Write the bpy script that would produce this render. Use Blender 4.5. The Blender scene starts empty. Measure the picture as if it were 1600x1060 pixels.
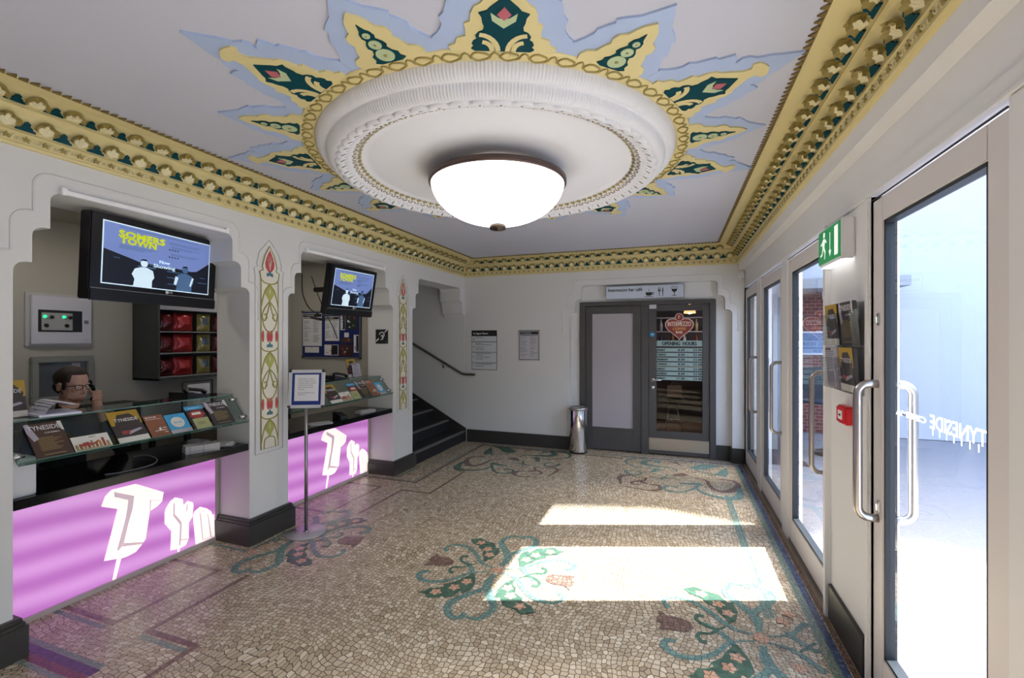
import bpy, bmesh, math, random
from mathutils import Vector, Matrix, Euler
random.seed(7)
SC = bpy.context.scene
COL = SC.collection
R = math.radians
PI = math.pi
sin, cos = math.sin, math.cos

# ------------------------------------------------------------ camera, sky, sun, exposure
cam_d = bpy.data.cameras.new('camera')
cam_d.sensor_width = 36.0
cam_d.lens = 707.0 / 1600.0 * 36.0
cam_d.clip_start = 0.05
cam_d.clip_end = 200
cam = bpy.data.objects.new('camera', cam_d)
cam.location = (0, 0, 1.6)
cam.rotation_euler = (R(90), 0, R(19.76))
COL.objects.link(cam)
SC.camera = cam
SC.view_settings.view_transform = 'Standard'
SC.view_settings.look = 'None'
SC.view_settings.exposure = 0.30
SC.view_settings.gamma = 1.0
SC.view_settings.use_curve_mapping = False
try:
    SC.cycles.max_bounces = 10
    SC.cycles.diffuse_bounces = 6
    SC.cycles.transparent_max_bounces = 24
    SC.cycles.use_denoising = True
    SC.cycles.sample_clamp_indirect = 6
except Exception:
    pass

SUN_DIR = Vector((-1.0, -0.355, -1.055))
world = bpy.data.worlds.new('sky')
SC.world = world
world.use_nodes = True
wn = world.node_tree
for n in list(wn.nodes):
    wn.nodes.remove(n)
wo = wn.nodes.new('ShaderNodeOutputWorld')
wb = wn.nodes.new('ShaderNodeBackground')
sky = wn.nodes.new('ShaderNodeTexSky')
sky.sky_type = 'NISHITA'
sky.sun_disc = False
sky.sun_elevation = R(45)
sky.sun_rotation = R(70)
sky.air_density = 1.0
sky.dust_density = 3.0
wb.inputs['Strength'].default_value = 1.25
wn.links.new(sky.outputs[0], wb.inputs[0])
wn.links.new(wb.outputs[0], wo.inputs[0])

sun_d = bpy.data.lights.new('sun', 'SUN')
sun_d.energy = 26.0
sun_d.angle = R(0.7)
sun_d.color = (1.0, 0.985, 0.96)
sun = bpy.data.objects.new('sun', sun_d)
sun.rotation_euler = SUN_DIR.to_track_quat('-Z', 'Y').to_euler()
sun.location = (8, 5, 9)
COL.objects.link(sun)

LAMP_GLOW = 3.7          # the dome lamps
BOX_GLOW = 0.62           # the backlit ticket desk fronts
SCREEN_GLOW = 0.5

# ------------------------------------------------------------ materials
def lin(c):
    if isinstance(c, str):
        c = c.lstrip('#')
        c = tuple(int(c[i:i + 2], 16) / 255.0 for i in (0, 2, 4))
    return tuple((x / 12.92 if x <= 0.04045 else ((x + 0.055) / 1.055) ** 2.4) for x in c)

MATS = {}
def mat(name, color='#808080', rough=0.6, metal=0.0, emit=0.0, var=0.04, scale=8.0, bump=0.0, coat=0.0, spec=0.5, ecol=None):
    """Principled material whose colour is broken up a little by noise."""
    if name in MATS:
        return MATS[name]
    m = bpy.data.materials.new(name)
    m.use_nodes = True
    nt = m.node_tree
    p = nt.nodes['Principled BSDF']
    c = lin(color)
    p.inputs['Roughness'].default_value = rough
    p.inputs['Metallic'].default_value = metal
    p.inputs['Specular IOR Level'].default_value = spec
    p.inputs['Coat Weight'].default_value = coat
    tc = nt.nodes.new('ShaderNodeTexCoord')
    no = nt.nodes.new('ShaderNodeTexNoise')
    no.inputs['Scale'].default_value = scale
    no.inputs['Detail'].default_value = 4
    nt.links.new(tc.outputs['Object'], no.inputs['Vector'])
    mx = nt.nodes.new('ShaderNodeMix')
    mx.data_type = 'RGBA'
    mx.inputs[6].default_value = tuple(max(0, x * (1 - var)) for x in c) + (1,)
    mx.inputs[7].default_value = tuple(min(1, x * (1 + var)) for x in c) + (1,)
    nt.links.new(no.outputs[0], mx.inputs[0])
    nt.links.new(mx.outputs[2], p.inputs['Base Color'])
    if bump:
        b = nt.nodes.new('ShaderNodeBump')
        b.inputs['Strength'].default_value = bump
        b.inputs['Distance'].default_value = 0.01
        nt.links.new(no.outputs[0], b.inputs['Height'])
        nt.links.new(b.outputs[0], p.inputs['Normal'])
    if emit:
        e = lin(ecol) if ecol else c
        p.inputs['Emission Color'].default_value = e + (1,)
        p.inputs['Emission Strength'].default_value = emit
    MATS[name] = m
    return m

def glass(name, tint=(0.93, 0.97, 0.97), power=1.0, rough=0.0):
    """Thin pane: transparent, with fresnel reflection."""
    if name in MATS:
        return MATS[name]
    m = bpy.data.materials.new(name)
    m.use_nodes = True
    nt = m.node_tree
    for n in list(nt.nodes):
        nt.nodes.remove(n)
    o = nt.nodes.new('ShaderNodeOutputMaterial')
    mx = nt.nodes.new('ShaderNodeMixShader')
    tr = nt.nodes.new('ShaderNodeBsdfTransparent')
    tr.inputs[0].default_value = tint + (1,)
    gl = nt.nodes.new('ShaderNodeBsdfGlossy')
    gl.inputs['Roughness'].default_value = rough
    # Schlick reflectance from the viewing angle, the same for both faces of the pane
    fr = nt.nodes.new('ShaderNodeLayerWeight')
    fr.inputs['Blend'].default_value = 0.5
    pw = nt.nodes.new('ShaderNodeMath'); pw.operation = 'POWER'; pw.inputs[1].default_value = 5.0
    m1 = nt.nodes.new('ShaderNodeMath'); m1.operation = 'MULTIPLY_ADD'; m1.inputs[1].default_value = 0.96; m1.inputs[2].default_value = 0.04
    nt.links.new(fr.outputs['Facing'], pw.inputs[0]); nt.links.new(pw.outputs[0], m1.inputs[0])
    ma = nt.nodes.new('ShaderNodeMath')
    ma.operation = 'MULTIPLY'
    ma.use_clamp = True
    ma.inputs[1].default_value = power
    nt.links.new(m1.outputs[0], ma.inputs[0])
    nt.links.new(ma.outputs[0], mx.inputs[0])
    nt.links.new(tr.outputs[0], mx.inputs[1])
    nt.links.new(gl.outputs[0], mx.inputs[2])
    nt.links.new(mx.outputs[0], o.inputs[0])
    MATS[name] = m
    return m

def mosaic(name, cols, grout='#4c4338', scale=34.0, rough=0.25):
    """Small irregular marble tesserae with dark joints."""
    m = bpy.data.materials.new(name)
    m.use_nodes = True
    nt = m.node_tree
    N, L = nt.nodes, nt.links
    p = N['Principled BSDF']
    tc = N.new('ShaderNodeTexCoord')
    no = N.new('ShaderNodeTexNoise')
    no.inputs['Scale'].default_value = 1.6
    no.inputs['Detail'].default_value = 1
    L.new(tc.outputs['Object'], no.inputs['Vector'])
    sc_ = N.new('ShaderNodeVectorMath'); sc_.operation = 'SCALE'; sc_.inputs['Scale'].default_value = 0.3
    L.new(no.outputs[1], sc_.inputs[0])
    ad = N.new('ShaderNodeVectorMath'); ad.operation = 'ADD'
    L.new(tc.outputs['Object'], ad.inputs[0]); L.new(sc_.outputs[0], ad.inputs[1])
    v1 = N.new('ShaderNodeTexVoronoi'); v1.voronoi_dimensions = '2D'; v1.feature = 'DISTANCE_TO_EDGE'
    v2 = N.new('ShaderNodeTexVoronoi'); v2.voronoi_dimensions = '2D'; v2.feature = 'F1'
    for v in (v1, v2):
        v.inputs['Scale'].default_value = scale
        v.inputs['Randomness'].default_value = 0.62
        L.new(ad.outputs[0], v.inputs['Vector'])
    sep = N.new('ShaderNodeSeparateColor')
    L.new(v2.outputs['Color'], sep.inputs[0])
    rp = N.new('ShaderNodeValToRGB')
    rp.color_ramp.interpolation = 'LINEAR'
    els = rp.color_ramp.elements
    els[0].position = 0.0; els[0].color = lin(cols[0]) + (1,)
    els[1].position = 1.0; els[1].color = lin(cols[-1]) + (1,)
    for i, c in enumerate(cols[1:-1]):
        e = els.new((i + 1) / (len(cols) - 1)); e.color = lin(c) + (1,)
    L.new(sep.outputs[0], rp.inputs[0])
    gr = N.new('ShaderNodeValToRGB')
    gr.color_ramp.elements[0].position = 0.03; gr.color_ramp.elements[0].color = (0, 0, 0, 1)
    gr.color_ramp.elements[1].position = 0.085; gr.color_ramp.elements[1].color = (1, 1, 1, 1)
    L.new(v1.outputs['Distance'], gr.inputs[0])
    mx = N.new('ShaderNodeMix'); mx.data_type = 'RGBA'
    mx.inputs[6].default_value = lin(grout) + (1,)
    L.new(gr.outputs[0], mx.inputs[0]); L.new(rp.outputs[0], mx.inputs[7])
    L.new(mx.outputs[2], p.inputs['Base Color'])
    b = N.new('ShaderNodeBump'); b.inputs['Strength'].default_value = 0.25; b.inputs['Distance'].default_value = 0.002
    L.new(gr.outputs[0], b.inputs['Height']); L.new(b.outputs[0], p.inputs['Normal'])
    p.inputs['Roughness'].default_value = rough
    MATS[name] = m
    return m

def lightbox(name, a, b, glow):
    """Backlit acrylic sheet: glow of unmodelled tubes put into its emission as soft brighter bands."""
    m = bpy.data.materials.new(name)
    m.use_nodes = True
    nt = m.node_tree
    N, L = nt.nodes, nt.links
    p = N['Principled BSDF']
    p.inputs['Base Color'].default_value = lin(a) + (1,)
    p.inputs['Roughness'].default_value = 0.35
    tc = N.new('ShaderNodeTexCoord')
    mp = N.new('ShaderNodeMapping'); mp.inputs['Rotation'].default_value = (R(5), 0, 0)
    L.new(tc.outputs['Object'], mp.inputs[0])
    wv = N.new('ShaderNodeTexWave'); wv.wave_type = 'BANDS'; wv.bands_direction = 'Z'  # bands in the emission colour stand in for tube light
    wv.inputs['Scale'].default_value = 1.9; wv.inputs['Distortion'].default_value = 1.2
    wv.inputs['Detail'].default_value = 1; wv.inputs['Detail Scale'].default_value = 0.6
    L.new(mp.outputs[0], wv.inputs[0])
    mx = N.new('ShaderNodeMix'); mx.data_type = 'RGBA'
    mx.inputs[6].default_value = lin(a) + (1,); mx.inputs[7].default_value = lin(b) + (1,)
    L.new(wv.outputs['Fac'], mx.inputs[0])
    L.new(mx.outputs[2], p.inputs['Emission Color'])
    p.inputs['Emission Strength'].default_value = glow
    MATS[name] = m
    return m

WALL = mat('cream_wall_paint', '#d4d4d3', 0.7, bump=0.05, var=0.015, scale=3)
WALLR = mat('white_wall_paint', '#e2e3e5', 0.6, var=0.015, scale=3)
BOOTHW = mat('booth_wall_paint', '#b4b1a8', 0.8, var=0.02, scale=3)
CEIL = mat('ceiling_paint', '#c1c3d0', 0.8, bump=0.03, var=0.01, scale=3)
SKIRT = mat('dark_skirting_paint', '#34322f', 0.4, var=0.05)
YEL = mat('cream_yellow_paint', '#d8ca92', 0.55, var=0.03)
GOLD = mat('gold_paint', '#9a8a4e', 0.5, var=0.15, scale=60)
GOLDL = mat('pale_gold_paint', '#e0d8b2', 0.5, var=0.05)
GRN = mat('dark_green_paint', '#023f49', 0.6, var=0.05, spec=0.15)
BLUP = mat('pale_blue_paint', '#a9bbdc', 0.6, var=0.05)
PINK = mat('rose_pink_paint', '#b5606a', 0.6)
PALEG = mat('pale_green_paint', '#b4c49a', 0.6)
PLAS = mat('white_plaster', '#dcdde2', 0.7, var=0.01)
DOORP = mat('white_door_paint', '#dbd7d8', 0.45, var=0.01)
GASK = mat('black_gasket', '#151c24', 0.5)
STEEL = mat('brushed_steel', '#b8b4b2', 0.28, metal=1.0, var=0.03, scale=40)
CHROME = mat('chrome', '#d0d0d0', 0.1, metal=1.0)
DGREY = mat('dark_grey_door_paint', '#474545', 0.5, var=0.03)
BLACK = mat('black_plastic', '#121214', 0.35)
BLACKG = mat('black_gloss', '#08090c', 0.08, coat=0.5)
WHITEP = mat('white_paper', '#e2e2e6', 0.6, var=0.01)
GREYP = mat('grey_print', '#7d7f86', 0.7)
INK = mat('black_ink', '#16161a', 0.6)
PANE = glass('clear_glass', (0.90, 0.95, 0.97), 1.6)
CAFEG = glass('cafe_door_glass', (0.90, 0.92, 0.95), 0.6)
SHELFG = glass('green_edged_glass', (0.80, 0.88, 0.86), 1.3)
ACRYL = glass('clear_acrylic', (0.93, 0.94, 0.95), 1.2)
GLEDGE = mat('glass_edge', '#56746c', 0.2)

# ------------------------------------------------------------ mesh building
_TXT = {}
def text_geo(s, font_scale=1.0):
    if s in _TXT:
        return _TXT[s]
    cu = bpy.data.curves.new('lettering', 'FONT')
    cu.body = s
    cu.size = 1.0
    cu.resolution_u = 2
    cu.offset = 0.006
    ob = bpy.data.objects.new('lettering', cu)
    me = bpy.data.meshes.new_from_object(ob)
    vs = [v.co.copy() for v in me.vertices]
    fs = [list(p.vertices) for p in me.polygons]
    bpy.data.objects.remove(ob)
    bpy.data.meshes.remove(me)
    bpy.data.curves.remove(cu)
    if vs:
        x0 = min(v.x for v in vs); x1 = max(v.x for v in vs)
        y0 = min(v.y for v in vs); y1 = max(v.y for v in vs)
    else:
        x0 = x1 = y0 = y1 = 0
    _TXT[s] = (vs, fs, x0, x1, y0, y1)
    return _TXT[s]

class MB:
    def __init__(s):
        s.v = []; s.f = []; s.m = []; s.s = []
    def add(s, vs, fs, mi=0, smooth=False):
        b = len(s.v)
        s.v += [tuple(v) for v in vs]
        for f in fs:
            s.f.append([b + i for i in f]); s.m.append(mi); s.s.append(smooth)
        return s
    def box(s, x0, x1, y0, y1, z0, z1, mi=0):
        vs = [(x, y, z) for x in (x0, x1) for y in (y0, y1) for z in (z0, z1)]
        return s.add(vs, [(0, 1, 3, 2), (4, 6, 7, 5), (0, 4, 5, 1), (2, 3, 7, 6), (0, 2, 6, 4), (1, 5, 7, 3)], mi)
    def bbox(s, x0, x1, y0, y1, z0, z1, b=0.004, mi=0, M=None):
        """bevelled box"""
        bm = bmesh.new()
        bmesh.ops.create_cube(bm, size=1.0)
        for v in bm.verts:
            v.co = Vector(((x0 + x1) / 2 + v.co.x * (x1 - x0), (y0 + y1) / 2 + v.co.y * (y1 - y0), (z0 + z1) / 2 + v.co.z * (z1 - z0)))
        bmesh.ops.bevel(bm, geom=bm.edges[:], offset=b, segments=2, affect='EDGES')
        if M is not None:
            bmesh.ops.transform(bm, matrix=M, verts=bm.verts)
        s.bm(bm, mi); bm.free()
        return s
    def bm(s, bm, mi=0, smooth=False):
        bm.verts.index_update()
        return s.add([v.co[:] for v in bm.verts], [[v.index for v in f.verts] for f in bm.faces], mi, smooth)
    def quad(s, a, b, c, d, mi=0):
        return s.add([a, b, c, d], [(0, 1, 2, 3)], mi)
    def poly(s, pts, mi=0):
        """planar, possibly concave polygon, triangulated"""
        bm = bmesh.new()
        vs = [bm.verts.new(p) for p in pts]
        f = bm.faces.new(vs); f.normal_update()
        bmesh.ops.triangulate(bm, faces=[f])
        s.bm(bm, mi); bm.free()
        return s
    def prism(s, pts, vec, mi=0, side=None, bev=0.0):
        """polygon pts swept by vec, closed"""
        bm = bmesh.new()
        n = len(pts)
        a = [bm.verts.new(p) for p in pts]
        b = [bm.verts.new(tuple(Vector(p) + Vector(vec))) for p in pts]
        fa = bm.faces.new(a); fb = bm.faces.new(list(reversed(b)))
        fa.normal_update(); fb.normal_update()
        bmesh.ops.triangulate(bm, faces=[fa, fb])
        s.bm(bm, mi); bm.free()
        vs = [tuple(p) for p in pts] + [tuple(Vector(p) + Vector(vec)) for p in pts]
        s.add(vs, [(i, i + n, (i + 1) % n + n, (i + 1) % n) for i in range(n)], mi if side is None else side)
        return s
    def tube(s, pts, r, n=8, mi=0, closed=False, caps=True):
        P = [Vector(p) for p in pts]
        m = len(P)
        rs = r if isinstance(r, (list, tuple)) else [r] * m
        up = None; rings = []
        for i, p in enumerate(P):
            if closed:
                t = (P[(i + 1) % m] - P[i - 1])
            else:
                t = P[min(i + 1, m - 1)] - P[max(i - 1, 0)]
            if t.length < 1e-9:
                t = Vector((0, 0, 1))
            t.normalize()
            if up is None:
                up = Vector((0, 0, 1)) if abs(t.z) < 0.9 else Vector((1, 0, 0))
            a = up - t * up.dot(t)
            if a.length < 1e-6:
                a = t.orthogonal()
            a.normalize(); b = t.cross(a); up = a
            rings.append([p + (a * cos(2 * PI * k / n) + b * sin(2 * PI * k / n)) * rs[i] for k in range(n)])
        vs = [v for rr in rings for v in rr]
        fs = []
        for i in range(m if closed else m - 1):
            j = (i + 1) % m
            for k in range(n):
                k2 = (k + 1) % n
                fs.append((i * n + k, i * n + k2, j * n + k2, j * n + k))
        if caps and not closed:
            fs.append(tuple(reversed(range(n)))); fs.append(tuple((m - 1) * n + k for k in range(n)))
        return s.add(vs, fs, mi, True)
    def lathe(s, prof, c=(0, 0, 0), n=48, mi=0, rad=None, axis='z', mis=None):
        """prof: (r, z) points. rad(theta, i) optionally scales the radius"""
        vs = []
        for i, (r, z) in enumerate(prof):
            for k in range(n):
                t = 2 * PI * k / n
                q = r + (rad(t, i) if rad else 0.0)
                if axis == 'z': vs.append((c[0] + q * cos(t), c[1] + q * sin(t), c[2] + z))
                elif axis == 'x': vs.append((c[0] + z, c[1] + q * cos(t), c[2] + q * sin(t)))
                else: vs.append((c[0] + q * cos(t), c[1] + z, c[2] + q * sin(t)))
        for i in range(len(prof) - 1):
            fs = []
            for k in range(n):
                k2 = (k + 1) % n
                fs.append((i * n + k, i * n + k2, (i + 1) * n + k2, (i + 1) * n + k))
            b = len(s.v)
            if i == 0:
                base = b; s.v += vs
            for f in fs:
                s.f.append([base + q for q in f]); s.m.append(mis[i] if mis else mi); s.s.append(True)
        return s
    def ell(s, c, r, n=16, m=10, mi=0, M=None):
        vs = []; fs = []
        for i in range(m + 1):
            a = PI * i / m
            for k in range(n):
                t = 2 * PI * k / n
                v = Vector((r[0] * sin(a) * cos(t), r[1] * sin(a) * sin(t), r[2] * cos(a)))
                if M is not None: v = M @ v
                vs.append((c[0] + v.x, c[1] + v.y, c[2] + v.z))
        for i in range(m):
            for k in range(n):
                k2 = (k + 1) % n
                fs.append((i * n + k, (i + 1) * n + k, (i + 1) * n + k2, i * n + k2))
        return s.add(vs, fs, mi, True)
    def text(s, t, o, xd, yd, size, mi=0, fit=None, align='l', height=None, mirror=False):
        """flat lettering; o: baseline start, size: cap height-ish; fit: total width"""
        vs, fs, x0, x1, y0, y1 = text_geo(t)
        if not vs: return s
        X = Vector(xd).normalized(); Y = Vector(yd).normalized(); O = Vector(o)
        sy = size / 0.7
        sx = fit / (x1 - x0) if fit else sy
        if mirror: sx = -sx
        off = 0
        w = (x1 - x0) * sx
        if align == 'c': off = -w / 2
        if align == 'r': off = -w
        return s.add([O + X * ((v.x - x0) * sx + off) + Y * (v.y * sy) for v in vs], fs, mi)
    def heavy(s, t, o, xd, yd, size, mi=0, d=.0016, **k):
        """bold lettering: the same word set a hair apart"""
        n = Vector(xd).normalized().cross(Vector(yd).normalized())
        for q, e in enumerate((-d, 0, d)): s.text(t, tuple(Vector(o) + Vector(xd).normalized() * e + n * (q * .0003)), xd, yd, size, mi, **k)
        return s
    def ribbon(s, pts, w, z, mi=0, sub=6, clip=None):
        """flat curved stripe on the xy plane; w: width or list (interpolated)"""
        P = spline(pts, sub)
        m = len(P)
        s.lay = getattr(s, 'lay', 0) + 1
        z = z + s.lay * 0.000012
        vs = []
        for i, p in enumerate(P):
            a = P[max(i - 1, 0)]; b = P[min(i + 1, m - 1)]
            t = Vector((b[0] - a[0], b[1] - a[1]))
            if t.length < 1e-9: t = Vector((1, 0))
            t.normalize()
            if isinstance(w, (list, tuple)):
                q = i / (m - 1) * (len(w) - 1); k = min(int(q), len(w) - 2)
                ww = w[k] + (w[k + 1] - w[k]) * (q - k)
            else: ww = w
            vs.append((p[0] - t.y * ww / 2, p[1] + t.x * ww / 2, z))
            vs.append((p[0] + t.y * ww / 2, p[1] - t.x * ww / 2, z))
        fs = []
        for i in range(m - 1):
            if clip and clip(P[i]): continue
            fs.append((2 * i, 2 * i + 1, 2 * i + 3, 2 * i + 2))
        return s.add(vs, fs, mi)
    def build(s, name, mats, parent=None, world=False, smooth=None, hide=False):
        me = bpy.data.meshes.new(name)
        vs = s.v
        if parent is not None and world:
            l = parent.location
            q = parent.parent
            while q is not None:
                l = l + q.location; q = q.parent
            vs = [(v[0] - l.x, v[1] - l.y, v[2] - l.z) for v in vs]
        me.from_pydata(vs, [], s.f)
        if not isinstance(mats, (list, tuple)): mats = [mats]
        for m_ in mats: me.materials.append(m_)
        me.polygons.foreach_set('material_index', s.m)
        me.polygons.foreach_set('use_smooth', [bool(x) for x in s.s] if smooth is None else [smooth] * len(s.f))
        me.update()
        bm = bmesh.new(); bm.from_mesh(me)
        bmesh.ops.recalc_face_normals(bm, faces=bm.faces[:])
        bm.to_mesh(me); bm.free()
        o = bpy.data.objects.new(name, me)
        COL.objects.link(o)
        if parent is not None: o.parent = parent
        return o

def spline(pts, sub=6):
    """Catmull-Rom through points"""
    P = [Vector(p) for p in pts]
    if len(P) < 3: return [tuple(p) for p in P]
    out = []
    for i in range(len(P) - 1):
        p0 = P[max(i - 1, 0)]; p1 = P[i]; p2 = P[i + 1]; p3 = P[min(i + 2, len(P) - 1)]
        for k in range(sub):
            t = k / sub
            out.append(tuple(0.5 * ((2 * p1) + (p2 - p0) * t + (2 * p0 - 5 * p1 + 4 * p2 - p3) * t * t + (3 * p1 - p0 - 3 * p2 + p3) * t ** 3)))
    out.append(tuple(P[-1]))
    return out

def thing(name, label, cat, loc=(0, 0, 0), rot=(0, 0, 0), group=None):
    o = bpy.data.objects.new(name, None)
    o.empty_display_size = 0.05
    COL.objects.link(o)
    o.location = loc; o.rotation_euler = rot
    o['label'] = label; o['category'] = cat
    if group: o['group'] = group
    return o

def solo(mb, name, mats, label, cat, group=None, loc=None, rot=None):
    """a thing that is one mesh; origin moved to its base centre unless loc is given"""
    if loc is None:
        xs = [v[0] for v in mb.v]; ys = [v[1] for v in mb.v]; zs = [v[2] for v in mb.v]
        c = ((min(xs) + max(xs)) / 2, (min(ys) + max(ys)) / 2, min(zs))
        mb.v = [(v[0] - c[0], v[1] - c[1], v[2] - c[2]) for v in mb.v]
    else: c = loc
    o = mb.build(name, mats)
    o.location = c
    if rot: o.rotation_euler = rot
    o['label'] = label; o['category'] = cat
    if group: o['group'] = group
    return o

def struct(mb, name, mats, parent=None, label=None):
    o = mb.build(name, mats, parent, world=parent is not None)
    if parent is None: o['kind'] = 'structure'
    if label: o['label'] = label
    return o

# main room numbers (metres): left wall face, far wall face, right wall face, ceiling
XL, YF, XR, ZC = -3.11, 6.44, 0.84, 2.817
YB = -3.2                                   # wall behind the camera
ZB = 2.573                                  # underside of the cornice
# ============================================================ FLOOR with its mosaic
BASEM = mosaic('marble_mosaic', ['#9c8c75', '#ae9e86', '#bfb09a', '#a4947d', '#ccc0ab', '#8c7c66'])
BRWNM = mosaic('brown_mosaic', ['#6b544c', '#7a635a', '#866e64'], '#463a34')
TEALM = mosaic('teal_mosaic', ['#64807a', '#728e87', '#587570'], '#4a5551')
DGRNM = mosaic('dark_green_mosaic', ['#3c5c4e', '#4a6c5b', '#345247'], '#50564c')
PINKM = mosaic('pink_mosaic', ['#bf967c', '#cba68e', '#b98a70'], '#6f5648')
BLUEM = mosaic('blue_mosaic', ['#3c4769', '#4b5c88', '#5a7098', '#424e72'], '#3a3e4c', 48)
GREYM = mosaic('grey_green_mosaic', ['#7b8b7f', '#6b7d75', '#8a968a'], '#4a4f49', 44)
REDM = mosaic('dull_red_mosaic', ['#6a3b42', '#7c4a50', '#5d3640'], '#3f3136', 44)
PURPM = mosaic('purple_mosaic', ['#46395f', '#544672', '#3c3155'], '#302a3a', 44)
STONE = mat('worn_threshold_stone', '#8d8172', 0.5, var=0.15, scale=12)
FM = [BASEM, BRWNM, TEALM, DGRNM, PINKM, BLUEM, GREYM, REDM, PURPM, STONE]
fl = MB()
fl.box(-5.2, 1.0, YB, 6.62, -0.12, 0.0)

def line(pts, w, mi, z=0.0006):
    for a, b in zip(pts[:-1], pts[1:]):
        a = Vector(a); b = Vector(b); t = (b - a).normalized(); n = Vector((-t.y, t.x)) * w / 2; e = t * w / 2
        fl.lay = getattr(fl, 'lay', 0) + 1; z += .000006 * fl.lay
        fl.quad(*[(q.x, q.y, z) for q in (a - e + n, b + e + n, b + e - n, a - e - n)], mi=mi)
# stepped brown lines that follow the piers
line([(-3.42, 1.64), (-2.965, 1.64), (-2.965, 2.255), (-3.42, 2.255)], .035, 1)
line([(-3.42, 1.595), (-2.99, 1.595)], .03, 6)
line([(-2.715, 2.26), (-2.715, 1.66), (-2.345, 1.66), (-2.345, -1.0)], .035, 1)
line([(-2.69, 1.615), (-2.37, 1.615)], .03, 6)
line([(-3.42, 4.13), (-3.0, 4.13), (-3.0, 3.35), (-3.42, 3.35)], .03, 1)
line([(-3.46, 4.38), (-2.72, 4.38), (-2.72, 6.28), (-0.66, 6.2)], .035, 1)
line([(-3.46, 4.42), (-2.76, 4.42), (-2.76, 6.3)], .02, 6, .0008)
line([(-2.72, 3.45), (-2.72, 4.12), (-2.385, 4.12), (-2.385, 4.93)], .03, 1)
# three coloured stripes at the near pier
line([(-3.3, 1.40), (-2.63, 1.40)], .03, 6); line([(-3.3, 1.362), (-2.63, 1.362)], .045, 8)
line([(-3.3, 1.32), (-2.63, 1.32)], .04, 7); line([(-3.3, 1.285), (-2.63, 1.285)], .025, 6)
line([(-2.645, 1.27), (-2.645, -1.0)], .03, 7)
# border along the street doors and the far wall
line([(0.772, YB), (0.772, 6.36)], .04, 5); line([(0.730, YB), (0.730, 6.3)], .045, 6)
line([(0.812, YB), (0.812, 6.4)], .03, 1); line([(0.84, YB), (0.84, 6.4)], .03, 9)
line([(-0.66, 6.32), (0.772, 6.36)], .03, 5); line([(-2.7, 6.3), (-0.66, 6.32)], .03, 6)
line([(-0.6, 6.25), (0.73, 6.28)], .015, 6)
line([(0.50, 2.95), (0.495, 5.08)], .035, 6); line([(0.53, 2.95), (0.525, 5.05)], .02, 2)
for (x0, x1, y0, y1) in ((-3.10, -3.02, 2.53, 3.05), (-3.10, -3.02, 4.50, 4.95)):
    line([(x0 - .3, y0), (x1, y0), (x1, y1)], .03, 6)

# scroll motif, read off the floor once and turned about its middle
CAMA = R(19.76)
def at_floor(u, v):
    k = (u - 800) / 707.0; d = 1.6 * 707.0 / (v - 529.5)
    return (d * (-sin(CAMA) + k * cos(CAMA)), d * (cos(CAMA) + k * sin(CAMA)))
def cr(pts, ox, oy, s): return [at_floor(ox + a / s, oy + b / s) for a, b in pts]
A = lambda pts: cr(pts, 640, 820, 6.154)
MC = A([(850, 440)])[0]
strokes = [
    (A([(1070, 125), (1040, 115), (970, 115), (885, 165), (910, 230), (945, 300), (930, 355), (870, 400)]), [.02, .05, .07, .08, .03], 2),
    (A([(355, 260), (350, 225), (400, 200), (480, 198), (570, 220), (640, 285), (675, 350), (730, 390), (840, 420)]), [.05, .035, .045, .05, .045, .015], 2),
    (A([(205, 455), (140, 448), (90, 480), (110, 525), (200, 548), (310, 545), (430, 520), (540, 480), (610, 460), (800, 452)]), [.03, .06, .05, .045, .035, .012], 2),
    (A([(800, 480), (775, 560), (700, 620), (560, 670), (430, 725), (365, 790), (375, 860), (430, 895), (500, 885), (525, 850)]), [.02, .05, .06, .07, .06, .05, .05], 2),
    (A([(565, 310), (520, 305), (490, 330), (520, 365), (580, 385), (660, 372)]), [.045, .03, .03, .015], 3),
    (A([(425, 460), (395, 455), (390, 430), (430, 408), (500, 410), (590, 390)]), [.045, .03, .03, .015], 3),
    (A([(530, 350), (580, 400), (600, 440), (600, 480)]), [.03, .05, .06], 2),
]
tulip = A([(135, 390), (200, 352), (180, 340), (215, 308), (235, 305), (262, 275), (292, 308), (380, 320), (425, 348), (412, 382), (345, 402), (225, 388)])
leaf_a = A([(80, 650), (135, 640), (195, 608), (250, 610), (325, 600), (330, 575), (400, 558), (440, 548), (500, 518), (570, 492), (600, 470), (632, 480), (630, 560), (590, 630), (510, 662), (490, 640), (400, 690), (330, 705), (320, 680), (280, 705), (165, 700), (150, 670)])
leaf_b = A([(588, 140), (630, 138), (685, 130), (745, 160), (820, 180), (832, 228), (872, 225), (850, 285), (780, 335), (695, 362), (722, 320), (700, 292), (712, 258), (660, 222), (672, 205), (605, 175)])
flowers = A([(252, 648), (432, 605), (550, 550), (690, 175), (752, 238), (768, 292)])
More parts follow.
